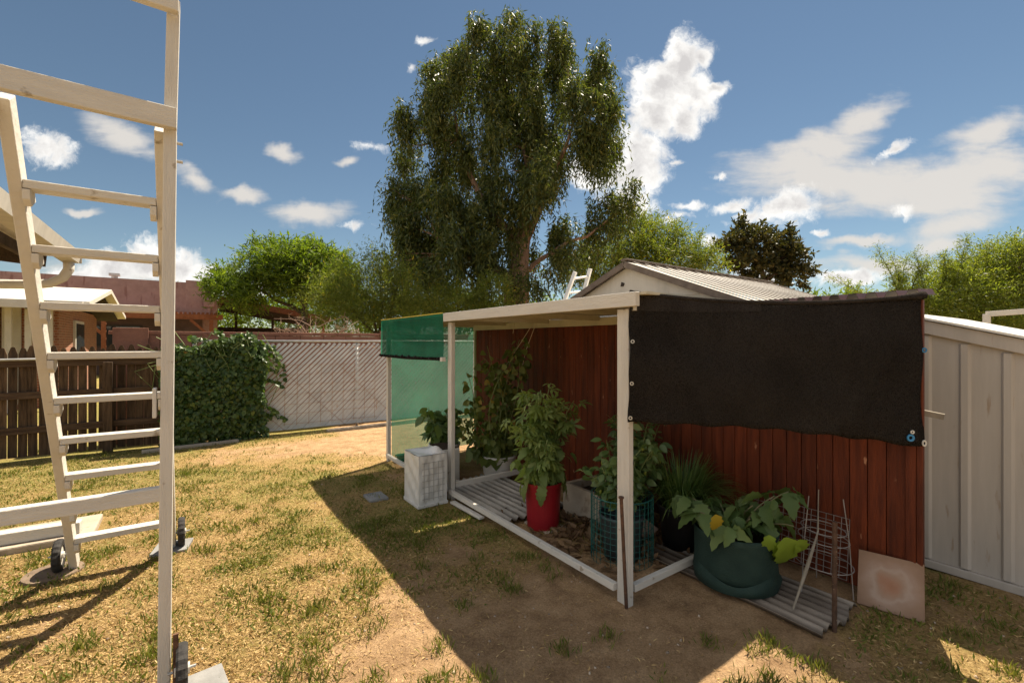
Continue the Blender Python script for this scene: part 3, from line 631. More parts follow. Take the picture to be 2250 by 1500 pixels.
while sx < FX1:
    yy = FY + (.004 if r_.random() > .5 else -.004); 
    top = FH-.035+r_.uniform(-.012, .006); bot = .05
    wb_ = hw*.95; wv_ = hw*r_.uniform(.56, .66)
    def xa(z): return sx + (z-bot)*lean
    za, zb = bot, top
    if xa(zb) > FX0 and xa(za) < FX1:
        if xa(za) < FX0: za = bot + (FX0-sx)/lean
        if xa(zb) > FX1-wv_: zb = bot + (FX1-wv_-sx)/lean
        if zb-za > .06:
            c = .5*(xa(zb)+xa(zb)+wv_)
            pts = [(xa(za), za), (xa(za)+wb_, za), (xa(zb)+wv_, zb), (xa(zb)+wv_*1.05, zb+.012), (xa(zb)+wv_*.6, zb+.03), (xa(zb)+wv_*.12, zb+.018), (xa(zb), zb)]
            mb.prism(pts, 'y', yy, yy+.004)
    sx += hw
mb.build('slat_panel', slatm, t)
MB().tube([(FX0, FY+.02, FH+.02), (FX1, FY+.02, FH+.02)], .021, 10).build('top_rail', galv, t, smooth=True)
mb = MB(); r_ = random.Random(8)                     # wires that cross the slats
for i in range(150):
    xx = FX0 + i*.0757*1.0; 
    z0, z1 = .05, FH
    xa0, xa1 = xx, xx-(z1-z0)*lean
    if i % 13 == 4 and xa0 < FX1:
        zz = z1 if xa1 > FX0 else z0+(xx-FX0)/lean
        mb.bar((xx, FY-.008, z0), (xx-(zz-z0)*lean, FY-.008, zz), .004, .004)
mb.build('rusty_wire', rustwire, t)
for xx in (.05, 2.5, 5.0, 7.35): MB().tube([(xx, FY+.045, 0), (xx, FY+.045, FH+.02)], .026, 10).build('post', galv, t, smooth=True)
mb = MB()
for i in range(9): mb.bar((1.28+i*.19, FY-.03, .12), (1.30+i*.19, FY-.012, 1.16), .0035, .0035)
for j in range(7): mb.bar((1.26, FY-.03+j*.003, .15+j*.165), (2.84, FY-.03+j*.003, .15+j*.165+(.01 if j % 2 else -.008)), .0035, .0035)
tag(mb.build('garden_trellis', rustwire, loc=(2.05, FY-.03, .1)), 'rusty square wire grid panel leaning on the white slatted fence', 'wire panel')
t = thing('block_wall', 'low red brown block wall running behind both yard fences', 'wall', (0, 9.0, 0))
mb = MB(); bw = .405; r_ = random.Random(2)
for j in range(8):
    z0 = j*.205
    for i in range(36):
        x0 = -1.0 + i*bw + (bw/2 if j % 2 else 0); e = r_.uniform(0, .004); mb.box(x0+.004, x0+bw-.004, 9.0-e, 9.15, z0, z0+.199)
mb.build('blocks', block, t)
mb = MB()
for i in range(36): mb.box(-1.0+i*.41, -1.0+i*.41+.404, 8.985, 9.165, 1.641, 1.695)
mb.build('cap', block, t, bevel=.006)
for xx in (-.95, 3.1): MB().box(xx, xx+.42, 8.955, 8.984, 0, 1.74).build('pilaster', block, t, bevel=.005)
# vine on the fence
t = thing('vine', 'dense dark green climbing vine smothering the fence corner', 'vine', (.45, FY-.1, 0))
n = 9500; uu = rng.random(n); zz = rng.random(n)**.85
xx = -.34+1.5*uu; top = 1.43+.20*np.exp(-((xx-.62)/.35)**2)+.10*(fbm(xx*4, xx*0+2, 3)-.5)
z = .03+zz*top; edge = 1-.20*np.abs(z-.9)
bul = .10+.20*fbm(xx*3.2, z*3.2, 41)+.10*np.sin(np.pi*np.clip(z/1.6, 0, 1)); y = FY-bul*(.55+.55*rng.random(n))
keep = (xx < .98+.10*(fbm(z*5, z*0, 9)-.5)*2+.06*np.sin(z*7)) & (fbm(xx*6, z*6, 77) > .22); pos = np.stack([xx, y, z], 1)[keep]; n = len(pos)
d = rvec(n, .55)+np.array((0, -.35, -.75)); a = instance(T_HEART, pos, d, rvec(n, .4)+np.array((0, -1, .45)), .036+.040*rng.random(n))
ex = []
for (x0, z0, dx, dz, ln) in [(1.0, 1.35, .6, -.3, .45), (.95, .9, .8, .1, .35), (1.0, .5, .8, -.4, .30), (.2, 1.5, -.5, .6, .4), (-.1, 1.45, -.5, .5, .35), (.7, 1.62, .4, .5, .3), (1.02, 1.1, .9, -.1, .3), (.95, .35, 1, .15, .3), (.4, 1.62, -.2, .7, .3), (1.0, 1.45, .5, .1, .35)]:
    k = 16; tt = np.linspace(0, 1, k); pp = np.stack([x0+dx*ln*tt+rng.normal(size=k)*.015, np.full(k, FY-.08)+rng.normal(size=k)*.03, z0+dz*ln*tt-.15*tt**2+rng.normal(size=k)*.015], 1)
    ex.append(instance(T_HEART, pp, rvec(k, .6)+np.array((dx, -.3, -.5)), rvec(k, .4)+np.array((0, -1, .5)), .045+.04*rng.random(k)))
a = joinarr([a]+ex); link_mesh('foliage', a[0], a[1], IVY, t)
mb = MB()
for i in range(34):
    x0 = random.uniform(-.3, 1.0); P = [(x0+random.uniform(-.15, .15)*k, FY-.06-random.uniform(.0, .12), .02+k*random.uniform(.33, .42)) for k in range(5)]; mb.tube(P, .006, 5)
for i in range(7):     # pale dry tendrils looping over the top
    x0 = random.uniform(-.3, 1.0); z0 = random.uniform(1.1, 1.55); P = [(x0+.05*k+random.uniform(-.03, .03), FY-.28-random.uniform(0, .06), z0+.10*math.sin(k*1.1+i)-.015*k) for k in range(6)]; mb.tube(P, .0028, 5)
mb.build('stem', stemgreen, t)
# kerb stones under the fence
for i, (p0, p1, lab) in enumerate([((-.55, 8.05), (.60, 8.12), 'flat pale concrete strip lying on the soil below the vine'), ((1.9, 8.16), (3.1, 8.2), 'flat pale concrete strip lying below the white slatted fence')]):
    tag(MB().bar((*p0, .012), (*p1, .012), .09, .05).build('kerb_strip', concrete, loc=(*p0, 0), bevel=.008), lab, 'kerb', 'concrete strips along the fence foot')
# dead bush over the wall
t = thing('dead_bush', 'leafless pinkish dead bush poking above the block wall', 'bush', W((690-1125)*.0102, 10.2)); mb = MB()
root = np.array(t.location)
for i in range(30):
    e = np.array(D(random.uniform(595, 795), random.uniform(695, 740), 10.2+random.uniform(-.4, .4))); P = limb_path(root+np.array((0, 0, 1.2)), e, .1, 6, .12); mb.tube(P, [.012-.0014*k for k in range(7)], 5)
    for j in range(5):
        q = np.array(P[random.choice((3, 4, 5, 6))]); mb.tube([q, q+rng.normal(size=3)*.06+np.array((0, 0, .05)), q+rng.normal(size=3)*.10+np.array((0, 0, .08))], [.005, .004, .002], 4)
mb.tube([root, root+np.array((.02, 0, .6)), root+np.array((0, 0, 1.25))], [.03, .025, .018], 7); mb.build('branches', drystem, t)

# ------------------------------------------------------------------ houses beyond
t = thing('stucco_house', 'mauve stucco flat roofed house with stepped parapet and orange porch', 'house', (-4, 28.4, 0))
MB().box(-10, -.2, 28.4, 36, 0, 4.56).build('wall', stucco, t)
MB().box(-.199, .54, 28.4, 36, 0, 4.68).build('parapet_step', stucco, t); MB().box(.541, 1.15, 28.4, 36, 0, 4.81).build('parapet_step', stucco, t)
porch = MB()
for i in range(58): porch.box(-9+i*.175, -9+i*.175+.10, 26.7, 28.39, 2.88, 2.97)
porch.build('porch_roof', orange, t)
MB().box(-9.2, 1.3, 26.6, 26.69, 2.62, 2.87).build('porch_beam', orange, t)
for xx in (-3.2, .75): MB().box(xx, xx+.16, 26.62, 26.78, 0, 2.6).build('porch_post', orange, t)
for xx, s in ((-3.12, -1), (.75, -1)): MB().bar((xx, 26.7, 1.85), (xx+.75*s, 26.7, 2.60), .12, .12).build('brace', orange, t)
MB().box(-8.8, .5, 28.36, 28.39, 0, 2.86).build('shaded_wall', M('porch_wall_shade', (.09, .06, .05), (.12, .08, .07), 3), t)  # porch shade put into the dark colour of this wall sheet
f = MB().box(-4.6, -1.9, 28.30, 28.355, 1.3, 2.35).build('window', M('window_frame', (.05, .045, .04)), t)
MB().box(-4.5, -2.0, 28.28, 28.299, 1.38, 2.27).build('pane', glass, f)
MB().box(.55, 1.0, 28.25, 28.39, 3.35, 3.75).build('meter_box', stucco, t, bevel=.02); MB().box(.72, .84, 28.28, 28.39, 2.95, 3.34).build('conduit', stucco, t)
v_ = MB(); c = D(243, 602, 23); v_.tube([(c[0], c[1]+1.5, 4.6), (c[0], c[1]+1.5, 5.05)], .14, 10); v_.box(c[0]-.22, c[0]+.22, c[1]+1.3, c[1]+1.7, 5.05, 5.18); v_.build('roof_vent', galv, t)
t = thing('carport', 'brown sloping carport roof on posts beside the stucco house', 'carport', (4, 29, 0))
MB().prism([(1.25, 3.62), (6.6, 2.72), (6.6, 2.98), (1.25, 3.88)], 'y', 27.6, 33).build('roof', carroof, t)
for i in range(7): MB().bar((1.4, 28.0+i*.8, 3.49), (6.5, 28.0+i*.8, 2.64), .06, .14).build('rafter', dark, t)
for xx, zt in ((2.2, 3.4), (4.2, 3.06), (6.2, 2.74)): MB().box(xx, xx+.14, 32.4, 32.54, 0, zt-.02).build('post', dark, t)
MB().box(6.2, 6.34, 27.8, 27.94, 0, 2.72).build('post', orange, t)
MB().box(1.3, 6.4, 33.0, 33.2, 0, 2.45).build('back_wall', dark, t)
# small white house left
t = thing('small_house', 'small white sided house with brick end wall behind the picket fence', 'house', (-4, 16, 0))
MB().box(-9, -2.55, 15.0, 20.3, 0, 2.40).build('wall', brick, t)
sd = MB(); x = -8.9
while x < -3.3: sd.box(x, x+.30, 14.93, 14.99, .1, 2.38); x += .34
sd.build('siding', shedwhite, t)
for xx in (-3.25, -2.95, -2.62): MB().box(xx, xx+.1, 14.2, 14.3, 0, 2.33).build('porch_column', white, t)
f = MB().box(-2.552, -2.50, 16.6, 17.8, 1.0, 2.1).build('window', white, t); MB().box(-2.499, -2.48, 16.7, 17.7, 1.08, 2.02).build('pane', glass, f)
MB().prism([(13.8, 2.33), (17.3, 2.92), (20.8, 2.33), (20.8, 2.43), (17.3, 3.03), (13.8, 2.43)], 'x', -9.6, -1.85).build('roof', white, t)
MB().prism([(13.98, 2.24), (17.3, 2.80), (20.6, 2.24), (20.6, 2.325), (17.3, 2.90), (13.98, 2.325)], 'x', -2.9, -2.05).build('eave_beam', dark, t)
MB().box(-9.6, -1.95, 13.70, 13.79, 2.25, 2.42).build('fascia', white, t)
t = thing('flat_porch_roof', 'low flat white porch roof edge left of the small house', 'porch roof', (-6, 12.5, 0))
MB().box(-9, -3.3, 11.6, 13.4, 2.36, 2.54).build('roof', white, t, bevel=.02); MB().box(-9, -3.5, 11.8, 11.9, 2.15, 2.355).build('beam', cream, t)
for xx in (-8.5, -3.75): MB().box(xx, xx+.12, 11.8, 11.92, 0, 2.14).build('post', white, t)

# ------------------------------------------------------------------ patio roof of the near house, upper left
t = thing('patio_roof', 'corrugated white patio cover with gutter jutting in behind the ladder', 'patio roof', (-2.2, 5, 0))
mb = MB(); 
def patio(u_, v_):
    x = -1.02-3.2*u_; return (x, 3.2+2.9*v_, 2.40+.30*u_*1.0+.018*math.sin(v_*2.9/.15*2*math.pi))
mb.grid(patio, 2, 150); mb.build('roof_sheet', shedwhite, t, solid=.006)
for i in range(5): MB().bar((-1.21-.65*i, 3.2, 2.325+.06*i), (-1.21-.65*i, 6.05, 2.325+.06*i), .045, .09).build('purlin', darkbark, t)
MB().bar((-1.11, 6.02, 2.30), (-4.21, 6.02, 2.58), .04, .14).build('end_rafter', darkbark, t)
mb = MB(); mb.prism([(-1.02, 2.30), (-.90, 2.30), (-.88, 2.40), (-.895, 2.40), (-.915, 2.315), (-1.02, 2.315)], 'y', 3.2, 6.14); mb.build('gutter', shedwhite, t)
mb = MB(); mb.box(-1.02, -.88, 6.14, 6.15, 2.30, 2.40); mb.build('gutter_end', shedwhite, t)
ds = MB(); ds.tube([(-.96, 6.05, 2.30), (-.96, 6.05, 2.22), (-1.0, 6.05, 2.14), (-1.09, 6.05, 2.08), (-1.2, 6.05, 2.06), (-1.4, 6.05, 2.05), (-1.9, 6.05, 2.03)], .042, 12); ds.build('downspout', white, t, smooth=True)
MB().box(-1.62, -1.55, 5.98, 6.05, 0, 2.36).build('post', white, t)
# ------------------------------------------------------------------ rolling wooden ladder
LX0, LX1 = -.60, -.11
t = thing('rolling_ladder', 'tall white wooden ladder on black wheels with an upright handrail frame', 'ladder', (-.35, 3.3, 0))
def sxy(x_top, x_bot, s): return (x_bot+(x_top-x_bot)*s, 4.22+(2.56-4.22)*s, .01+2.46*s)
for xt, xb in ((-.585, -.64), (LX1, LX1)):
    st = MB().bar(sxy(xt, xb, 0), sxy(xt, xb, 1), .042, .088, (0, .83, .56)).build('stringer', white, t, bevel=.004)
    sg = 1 if xt < -.3 else -1
    for k in range(1, 10):
        c = Vector(sxy(xt, xb, k*.0985)); x_ = c.x+sg*.033
        MB().prism([(c.y-.045, c.z-.035), (c.y+.03, c.z-.02), (c.y+.05, c.z-.065), (c.y-.01, c.z-.10), (c.y-.04, c.z-.075)], 'x', x_-.012, x_+.012).build('cleat', white, st, bevel=.002)
for k in range(1, 10):
    a = Vector(sxy(-.585, -.64, k*.0985)); b = Vector(sxy(LX1, LX1, k*.0985)); a.x += .022; b.x -= .022
    MB().bar(a+Vector((0, 0, -.012)), b+Vector((0, 0, -.012)), .085, .036).build('rung', white_p, t, bevel=.004)
MB().bar((-.094, 2.49, .03), (-.072, 2.49, 2.445), .09, .045, (1, 0, 0)).build('post', white_z, t, bevel=.004)
MB().bar((-.63, 2.49, .03), (-.62, 2.49, 2.445), .09, .045, (1, 0, 0)).build('post', white_z, t, bevel=.004)
MB().bar((-.072, 2.48, 2.447), (-.060, 2.48, 3.0), .075, .045, (1, 0, 0)).build('handrail_post', white_z, t, bevel=.003)
MB().bar((-.62, 2.48, 2.447), (-.62, 2.48, 3.0), .075, .045, (1, 0, 0)).build('handrail_post', white_z, t, bevel=.003)
MB().bar((-.75, 2.415, 2.480), (-.048, 2.415, 2.470), .038, .088).build('cross_beam', white_p, t, bevel=.004)
MB().bar((-.75, 2.41, 2.965), (-.042, 2.41, 2.965), .038, .088).build('top_rail', white_p, t, bevel=.004)
MB().bar((-.78, 2.47, .872), (-.093, 2.47, .872), .045, .06).build('lower_rail', white_p, t, bevel=.005)
MB().box(-.132, -.118, 2.44, 2.50, 1.20, 1.325).build('latch', white, t, bevel=.003)
for z in (2.40, 2.32): MB().tube([(-.05, 2.50, z), (-.028, 2.50, z)], .007, 8).build('bolt', galv, t)
def wheel(x, y, z=.108):
    r = .104; mb = MB(); n = 36; pr = [(r*.62, -.020), (r*.93, -.021), (r, -.012), (r*1.01, 0), (r, .012), (r*.93, .021), (r*.62, .020)]
    V = []; 
    for q, dx in pr:
        for k in range(n):
            a = 2*math.pi*k/n; rr = q*(1+(.018*(1 if k % 2 else -1) if q > r*.92 else 0)); V.append((x+dx, y+rr*math.cos(a), z+rr*math.sin(a)))
    m_ = len(pr); F = [(i*n+k, i*n+(k+1) % n, ((i+1) % m_)*n+(k+1) % n, ((i+1) % m_)*n+k) for i in range(m_) for k in range(n)]
    wv_ = MB(); rim = MB(); rim.tube([(x-.014, y, z), (x+.014, y, z)], r*.61, 24); rim.tube([(x-.028, y, z), (x+.028, y, z)], .022, 12)
    w_ = rim.build('wheel', white, t); wv_.add(V, F).build('tyre', rubber, w_)
    MB().tube([(x-.05, y, z), (x+.05, y, z)], .006, 8).build('axle', galv, w_)
wheel(-.030, 2.43); wheel(-.055, 4.20); wheel(-.715, 4.20); wheel(-.70, 2.50)
MB().bar((-.052, 2.43, .06), (-.052, 2.43, .27), .012, .02).build('wheel_bracket', rust, t)
for nm, cx, cy, s, rot, lab in (('paver', .045, 2.44, .17, .12, 'square grey paver under the nearest black ladder wheel'), ('paver', -.11, 4.20, .22, -.2, 'square grey paver under the far wheel behind the white pole')):
    co, si = math.cos(rot), math.sin(rot); h = s/2
    P = [(cx+a*co-b_*si, cy+a*si+b_*co) for a, b_ in ((-h, -h), (h, -h), (h, h), (-h, h))]
    tag(MB().prism(P, 'z', -.03, .018).build('paver', greyconc, loc=(cx, cy, 0), bevel=.004), lab, 'paver', 'pavers under the ladder wheels')
mb = MB(); mb.lathe((-.74, 4.20, 0), [(.001, .012), (.10, .013), (.15, .010), (.155, -.02)], 28, .02, 3)
tag(mb.build('round_plate', M('brown_plate', (.12, .085, .06), (.2, .145, .10), 8, .9), loc=(-.74, 4.2, 0)), 'flat round brown plate under the left ladder wheel', 'plate')
tag(MB().bar((-1.9, 4.93, .085), (-.70, 4.86, .085), .09, .085).build('timber_beam', white_p, loc=(-1.3, 4.9, .04), bevel=.006), 'thick white timber lying on the concrete slab behind the ladder', 'timber')
sl_ = MB().box(-6, -.62, 4.77, 5.28, -.06, .04).build('concrete_slab', concrete, loc=(-3, 5, 0), bevel=.012); sl_['kind'] = 'structure'

# ------------------------------------------------------------------ plank wall, brown roof strip
PW = 3.37
t = thing('plank_wall', 'dark red stained vertical plank wall behind the potted plants', 'wall', (PW, 3.2, 0))
mb = MB(); q = .832; r_ = random.Random(4)
while q < 5.62:
    wd = min(.092, 5.66-q); e = r_.uniform(0, .003); mb.box(PW-e, PW+.018, q+.0022, q+wd-.0022, .012, 1.765); q += .092
mb.build('boards', redwood, t, bevel=.0015)
MB().box(PW+.019, PW+.032, .79, 5.66, .01, 1.76).build('backing', dark, t)
MB().box(PW-.022, PW+.018, .785, .831, .0, 1.768).build('trim_board', redwood, t, bevel=.003)
MB().box(PW-.018, PW+.018, .755, .784, .0, 1.76).build('end_post', redwood, t, bevel=.004)
MB().box(PW-.022, PW+.02, 5.662, 5.70, 0, 1.76).build('far_trim', M('greenish_paint', (.25, .30, .18), (.32, .36, .22)), t)
a = D(1990, 902, 2.78); b = D(2069, 921, 2.70)
MB().bar((3.44, .9, 1.135), (3.47, .69, 1.10), .03, .032).build('cross_stick', bleach, t)
mb = MB(); q = .74; prof = []
while q < 5.72: prof += [(q, 1.785), (q+.022, 1.785), (q+.036, 1.82), (q+.074, 1.82), (q+.088, 1.785)]; q += .096
def corr(u_, v_):
    i = int(round(v_*(len(prof)-1))); return (3.335+.30*u_, prof[i][0], prof[i][1]+.02*u_)
mb.grid(corr, 2, len(prof)-1)
tag(mb.build('roof_strip', brownmetal, loc=(3.48, 3.2, 1.79), solid=.002), 'narrow brown corrugated metal roofing capping the red plank wall', 'roofing')

# ------------------------------------------------------------------ shelter frame
t = thing('shade_shelter', 'white painted open timber plant shelter with flat roof and low rails', 'shelter', (2.7, 3.6, 0))
for (x, y, w_, h) in ((2.085, 1.80, .088, 1.715), (2.085, 3.98, .075, 1.715), (2.085, 5.71, .06, 1.72)):
    MB().box(x-.021, x+.021, y-w_/2, y+w_/2, -.03, h).build('post', white_z, t, bevel=.004)
MB().box(2.012, 2.05, 1.665, 4.02, 1.722, 1.803).build('fascia', white_q, t, bevel=.004)
MB().box(2.052, 3.30, 1.70, 1.738, 1.70, 1.785).build('side_beam', white_p, t, bevel=.003)
MB().box(3.315, 3.352, 1.74, 5.66, 1.69, 1.768).build('back_beam', cream, t, bevel=.003)
for q in (2.45, 3.2, 3.98, 4.85, 5.66): MB().box(2.13, 3.31, q-.02, q+.02, 1.735, 1.785).build('rafter', cream, t, bevel=.002)
for (q0, q1, x0, x1) in ((1.62, 2.84, 2.051, 3.36), (2.8405, 3.855, 2.051, 3.36), (3.895, 5.76, 2.02, 3.36)):
    MB().box(x0, x1, q0, q1, 1.787, 1.802).build('roof_panel', cream, t)
MB().box(2.051, 2.40, 3.8555, 3.8945, 1.787, 1.8).build('roof_panel', cream, t); MB().box(2.95, 3.36, 3.8555, 3.8945, 1.787, 1.8).build('roof_panel', cream, t)
MB().box(2.035, 2.072, 1.845, 3.942, .055, .098).build('front_rail', white_q, t, bevel=.003)
MB().box(2.035, 2.072, 4.02, 5.68, .055, .098).build('front_rail', white_q, t, bevel=.003)
MB().box(2.13, 2.78, 1.762, 1.798, .055, .098).build('side_rail', white_p, t, bevel=.003)
MB().box(2.124, 3.0, 3.965, 3.998, .10, .15).build('inner_rail', white_p, t, bevel=.003)
tag(MB().bar((2.45, 5.05, 1.822), (3.30, 4.72, 1.822), .09, .03).build('plank', M('raw_plank', (.3, .2, .13), (.38, .26, .17)), loc=(2.9, 4.9, 1.81), bevel=.002), 'reddish plank lying loose on the shelter roof above the green net', 'plank')
# green net
t = thing('green_net', 'green shade net flap rolled on a dark bar at the shelter far end', 'shade net', (2.03, 4.9, 1.36))
mb = MB()
def gfl(u_, v_): return (2.010+.012*math.sin(u_*9+v_*3)*(v_), 4.01+1.76*u_, 1.80-.435*v_-.012*math.sin(math.pi*u_)*v_+.0)
mb.grid(gfl, 30, 10); mb.build('net', net_green2, t, smooth=True)
MB().tube([(2.008, 5.80, 1.355), (2.006, 4.9, 1.345), (2.008, 4.02, 1.358)], .017, 10).build('roll_bar', net_black, t, smooth=True)
for i in range(9): MB().tube([(2.008, 4.1+i*.19, 1.356), (2.008, 4.108+i*.19, 1.356)], .0195, 10).build('tie', blackplastic, t)
MB().box(1.985, 2.025, 3.985, 4.03, 1.335, 1.375).build('clip', whiteplastic, t, bevel=.003)
MB().box(2.005, 2.019, 4.03, 5.77, 1.803, 1.811).build('edge_strip', yellowtape, t)
mb = MB()
def gend(u_, v_): return (2.12+1.22*u_, 5.69+.015*math.sin(u_*7+v_*2), .06+1.68*v_)
mb.grid(gend, 16, 14); o = tag(mb.build('end_net', net_green, loc=(2.7, 5.69, .06), smooth=True), 'single layer green net closing the far end of the shelter', 'shade net')
mb = MB()
def bun(u_, v_):
    a_ = v_*2*math.pi; r = .045+.018*math.sin(u_*13)+.012*math.sin(a_*3+u_*8); return (2.14+.75*u_, 5.60-.1*u_+r*math.cos(a_), .05+r*math.sin(a_)*.8)
mb.grid(bun, 24, 10); mb.build('bunched_hem', net_green2, o, smooth=True)
# black cloth
t = thing('black_shade_cloth', 'wide black shade cloth hung from the front post to the wall end', 'shade cloth', (2.7, 1.3, .9))
TL, TR = np.array((2.045, 1.735, 1.808)), np.array((3.345, .725, 1.785)); BL, BR = np.array(W((1381-1125)*.00257, 2.57, 1.52-.176*2.57)), np.array(W((2044-1125)*.00252, 2.52, 1.52-.233*2.52))
fn_ = np.array((-.61, -.79, 0))
def blk(u_, v_):
    v2 = v_; p = (TL*(1-u_)+TR*u_)*(1-v2)+(BL*(1-u_)+BR*u_)*v2
    p = p + np.array((0, 0, -1))*(.055*math.sin(math.pi*u_)**.8*(1-v_)) + np.array((0, 0, .03))*math.sin(math.pi*u_)*v_
    bul = .045*math.sin(math.pi*v_)*math.sin(math.pi*u_)**.5 + .010*math.sin(u_*16+v_*4)*(.3+v_) + .012*math.sin(u_*5-v_*9)*math.sin(math.pi*v_)
    if u_ > .96: bul -= (u_-.96)*1.2
    if u_ < .03: p = p + np.array((.61, -.46, 0))*0.005*math.sin(v_*18)*(1-u_/.03)
    return tuple(p + fn_*bul + np.array((0, 0, 1))*.006*math.sin(u_*40)*(v_ > .99))
mb = MB(); mb.grid(blk, 80, 30); mb.build('cloth', net_black, t, smooth=True, solid=.003)
mb = MB(); mb.grid(lambda u_, v_: tuple(np.array(blk(.0+.44*u_, .004+.135*v_*(1-.5*u_)))+fn_*.007), 30, 4); mb.build('top_hem', net_hem, t, smooth=True)
mb = MB(); mb.tube([tuple(np.array(blk(i/30, 0))+fn_*.004) for i in range(31)], [.012]*27+[.014, .017, .022, .024], 8); mb.build('rolled_edge', net_hem, t, smooth=True)
def ring(c, r, m, nm, par, sc2=1):
    mb = MB(); uu_ = np.array((.79, -.61, 0)); n = 14; V = []
    for rr, dd in ((r*.45, .004), (r*.55, .008), (r, .008), (r*1.05, .003)):
        for k in range(n):
            a_ = 2*math.pi*k/n; V.append(tuple(np.array(c)+uu_*rr*math.cos(a_)+np.array((0, 0, 1))*rr*math.sin(a_)*sc2+fn_*dd))
    mb.add(V, [(i*n+k, i*n+(k+1) % n, (i+1)*n+(k+1) % n, (i+1)*n+k) for i in range(3) for k in range(n)]); mb.build(nm, m, par)
for v_ in (.38, .70, .965): ring(np.array(blk(.008, v_))+fn_*.004, .011, galv, 'grommet', t)
for c, r, m in ((blk(.93, .945), .020, bluep), (blk(.985, .36), .014, bluep)): ring(np.array(c)+fn_*.006, r, m, 'blue_clip', t)
ring(np.array(blk(.935, .905))+fn_*.006, .010, whiteplastic, 'grommet', t); ring(np.array(blk(.985, .972))+fn_*.006, .012, whiteplastic, 'grommet', t, 1.5)

# ------------------------------------------------------------------ sheds
t = thing('garden_shed', 'white gabled metal shed with ribbed roof and brown trim', 'shed', (5.6, 3.49, 0))
MB().prism([(2.02, 0), (4.96, 0), (4.96, 1.80), (3.49, 2.39), (2.02, 1.80)], 'x', 4.10, 7.30).build('wall', shedwhite, t)
for sg in (-1, 1):
    y1 = 3.49+sg*1.56; z1 = 2.44-1.56*.4
    MB().prism([(3.49, 2.425), (3.49, 2.442), (y1, z1+.017), (y1, z1)] if sg < 0 else [(3.49, 2.425), (y1, z1), (y1, z1+.017), (3.49, 2.442)], 'x', 4.045, 7.40).build('roof', roofwhite, t)
    mb = MB()
    for i in range(17): mb.bar((4.12+i*.2, 3.49+sg*.03, 2.444), (4.12+i*.2, y1, z1+.020), .024, .008)
    mb.build('roof_rib', trimbrown, t)
    MB().bar((4.03, 3.49, 2.405), (4.03, y1, z1-.020), .028, .07).build('gable_trim', trimbrown, t, bevel=.004)
MB().bar((4.02, 3.49, 2.458), (7.41, 3.49, 2.458), .10, .022).build('ridge_cap', trimbrown, t, bevel=.006)
MB().prism([(3.545, 2.20), (3.56, 2.17), (3.60, 2.17), (3.585, 2.22)], 'x', 4.088, 4.099).build('vent_hole', dark, t)
MB().box(4.09, 4.0995, 2.6, 4.4, 2.0, 2.02).build('seam', shedwhite, t)
t = thing('metal_shed', 'low grey ribbed metal shed with sloping top at the right edge', 'shed', (5.2, .5, 0))
MB().prism([(-1.6, .05), (1.93, .05), (1.93, 1.50), (1.15, 1.735), (-1.6, .93)], 'x', 4.10, 6.6).build('wall', shedgrey, t)
q = .716-.19*11
while q < 1.9:
    zt = 1.735-.2927*abs(q-1.15)-.10
    MB().prism([(4.1, q-.030), (4.083, q-.016), (4.083, q+.016), (4.1, q+.030)], 'z', .06, zt).build('rib', shedgrey, t); q += .19
MB().bar((4.085, 1.15, 1.695), (4.085, -1.6, .893), .03, .085, (0, 0, 1)).build('header', shedgrey, t, bevel=.003)
MB().bar((4.085, 1.151, 1.695), (4.085, 1.93, 1.466), .03, .085, (0, 0, 1)).build('header', shedgrey, t, bevel=.003)
MB().prism([(1.15, 1.745), (1.15, 1.760), (-1.65, .943), (-1.65, .928)], 'x', 4.05, 6.65).build('roof', roofwhite, t)
MB().prism([(1.15, 1.745), (1.97, 1.505), (1.97, 1.520), (1.15, 1.760)], 'x', 4.05, 6.65).build('roof', roofwhite, t)
MB().box(4.07, 4.099, -1.6, 1.93, .0, .05).build('base_rail', shedgrey, t, bevel=.004)
t = thing('white_frame', 'white painted timber bar frame beyond the grey shed', 'frame', W(6.24, 6)); a = D(2168, 690, 6.0); b = D(2420, 672, 5.6)
MB().bar((a[0], a[1], 0), (a[0], a[1], a[2]), .07, .07).build('upright', white_z, t, bevel=.003); MB().bar((a[0], a[1], a[2]), b, .06, .07).build('bar', white, t, bevel=.003); MB().bar((b[0], b[1], 0), (b[0], b[1], b[2]), .07, .07).build('upright', white_z, t, bevel=.003)
c = D(1975, 612, 12.5); t = thing('vent_pipe', 'grey capped vent pipe standing among the acacia sprays', 'pipe', (c[0], c[1], 0))
MB().tube([(c[0], c[1], 0), c], .07, 12).build('pipe', galv, t, smooth=True); MB().tube([(c[0], c[1], c[2]), (c[0], c[1], c[2]+.10)], .11, 12).build('cap', galv, t)
t = thing('metal_ladder', 'aluminium ladder top leaning against the white shed', 'ladder', W(.9, 6.6)); a0, a1, b0, b1 = (np.array(D(*k)) for k in ((1238, 668, 6.5), (1264, 597, 6.4), (1276, 668, 6.8), (1297, 590, 6.7)))
for p, q_ in ((a0, a1), (b0, b1)):
    d = (q_-p); g_ = p-d*(p[2]/d[2]); MB().bar(g_, q_, .03, .065, (0, 1, 0)).build('rail', alum, t, bevel=.003)
for k in (-3.4, -2.6, -1.8, -1.0, -.2, .35, .78): MB().tube([a0+(a1-a0)*k, b0+(b1-b0)*k], .016, 8).build('rung', alum, t)

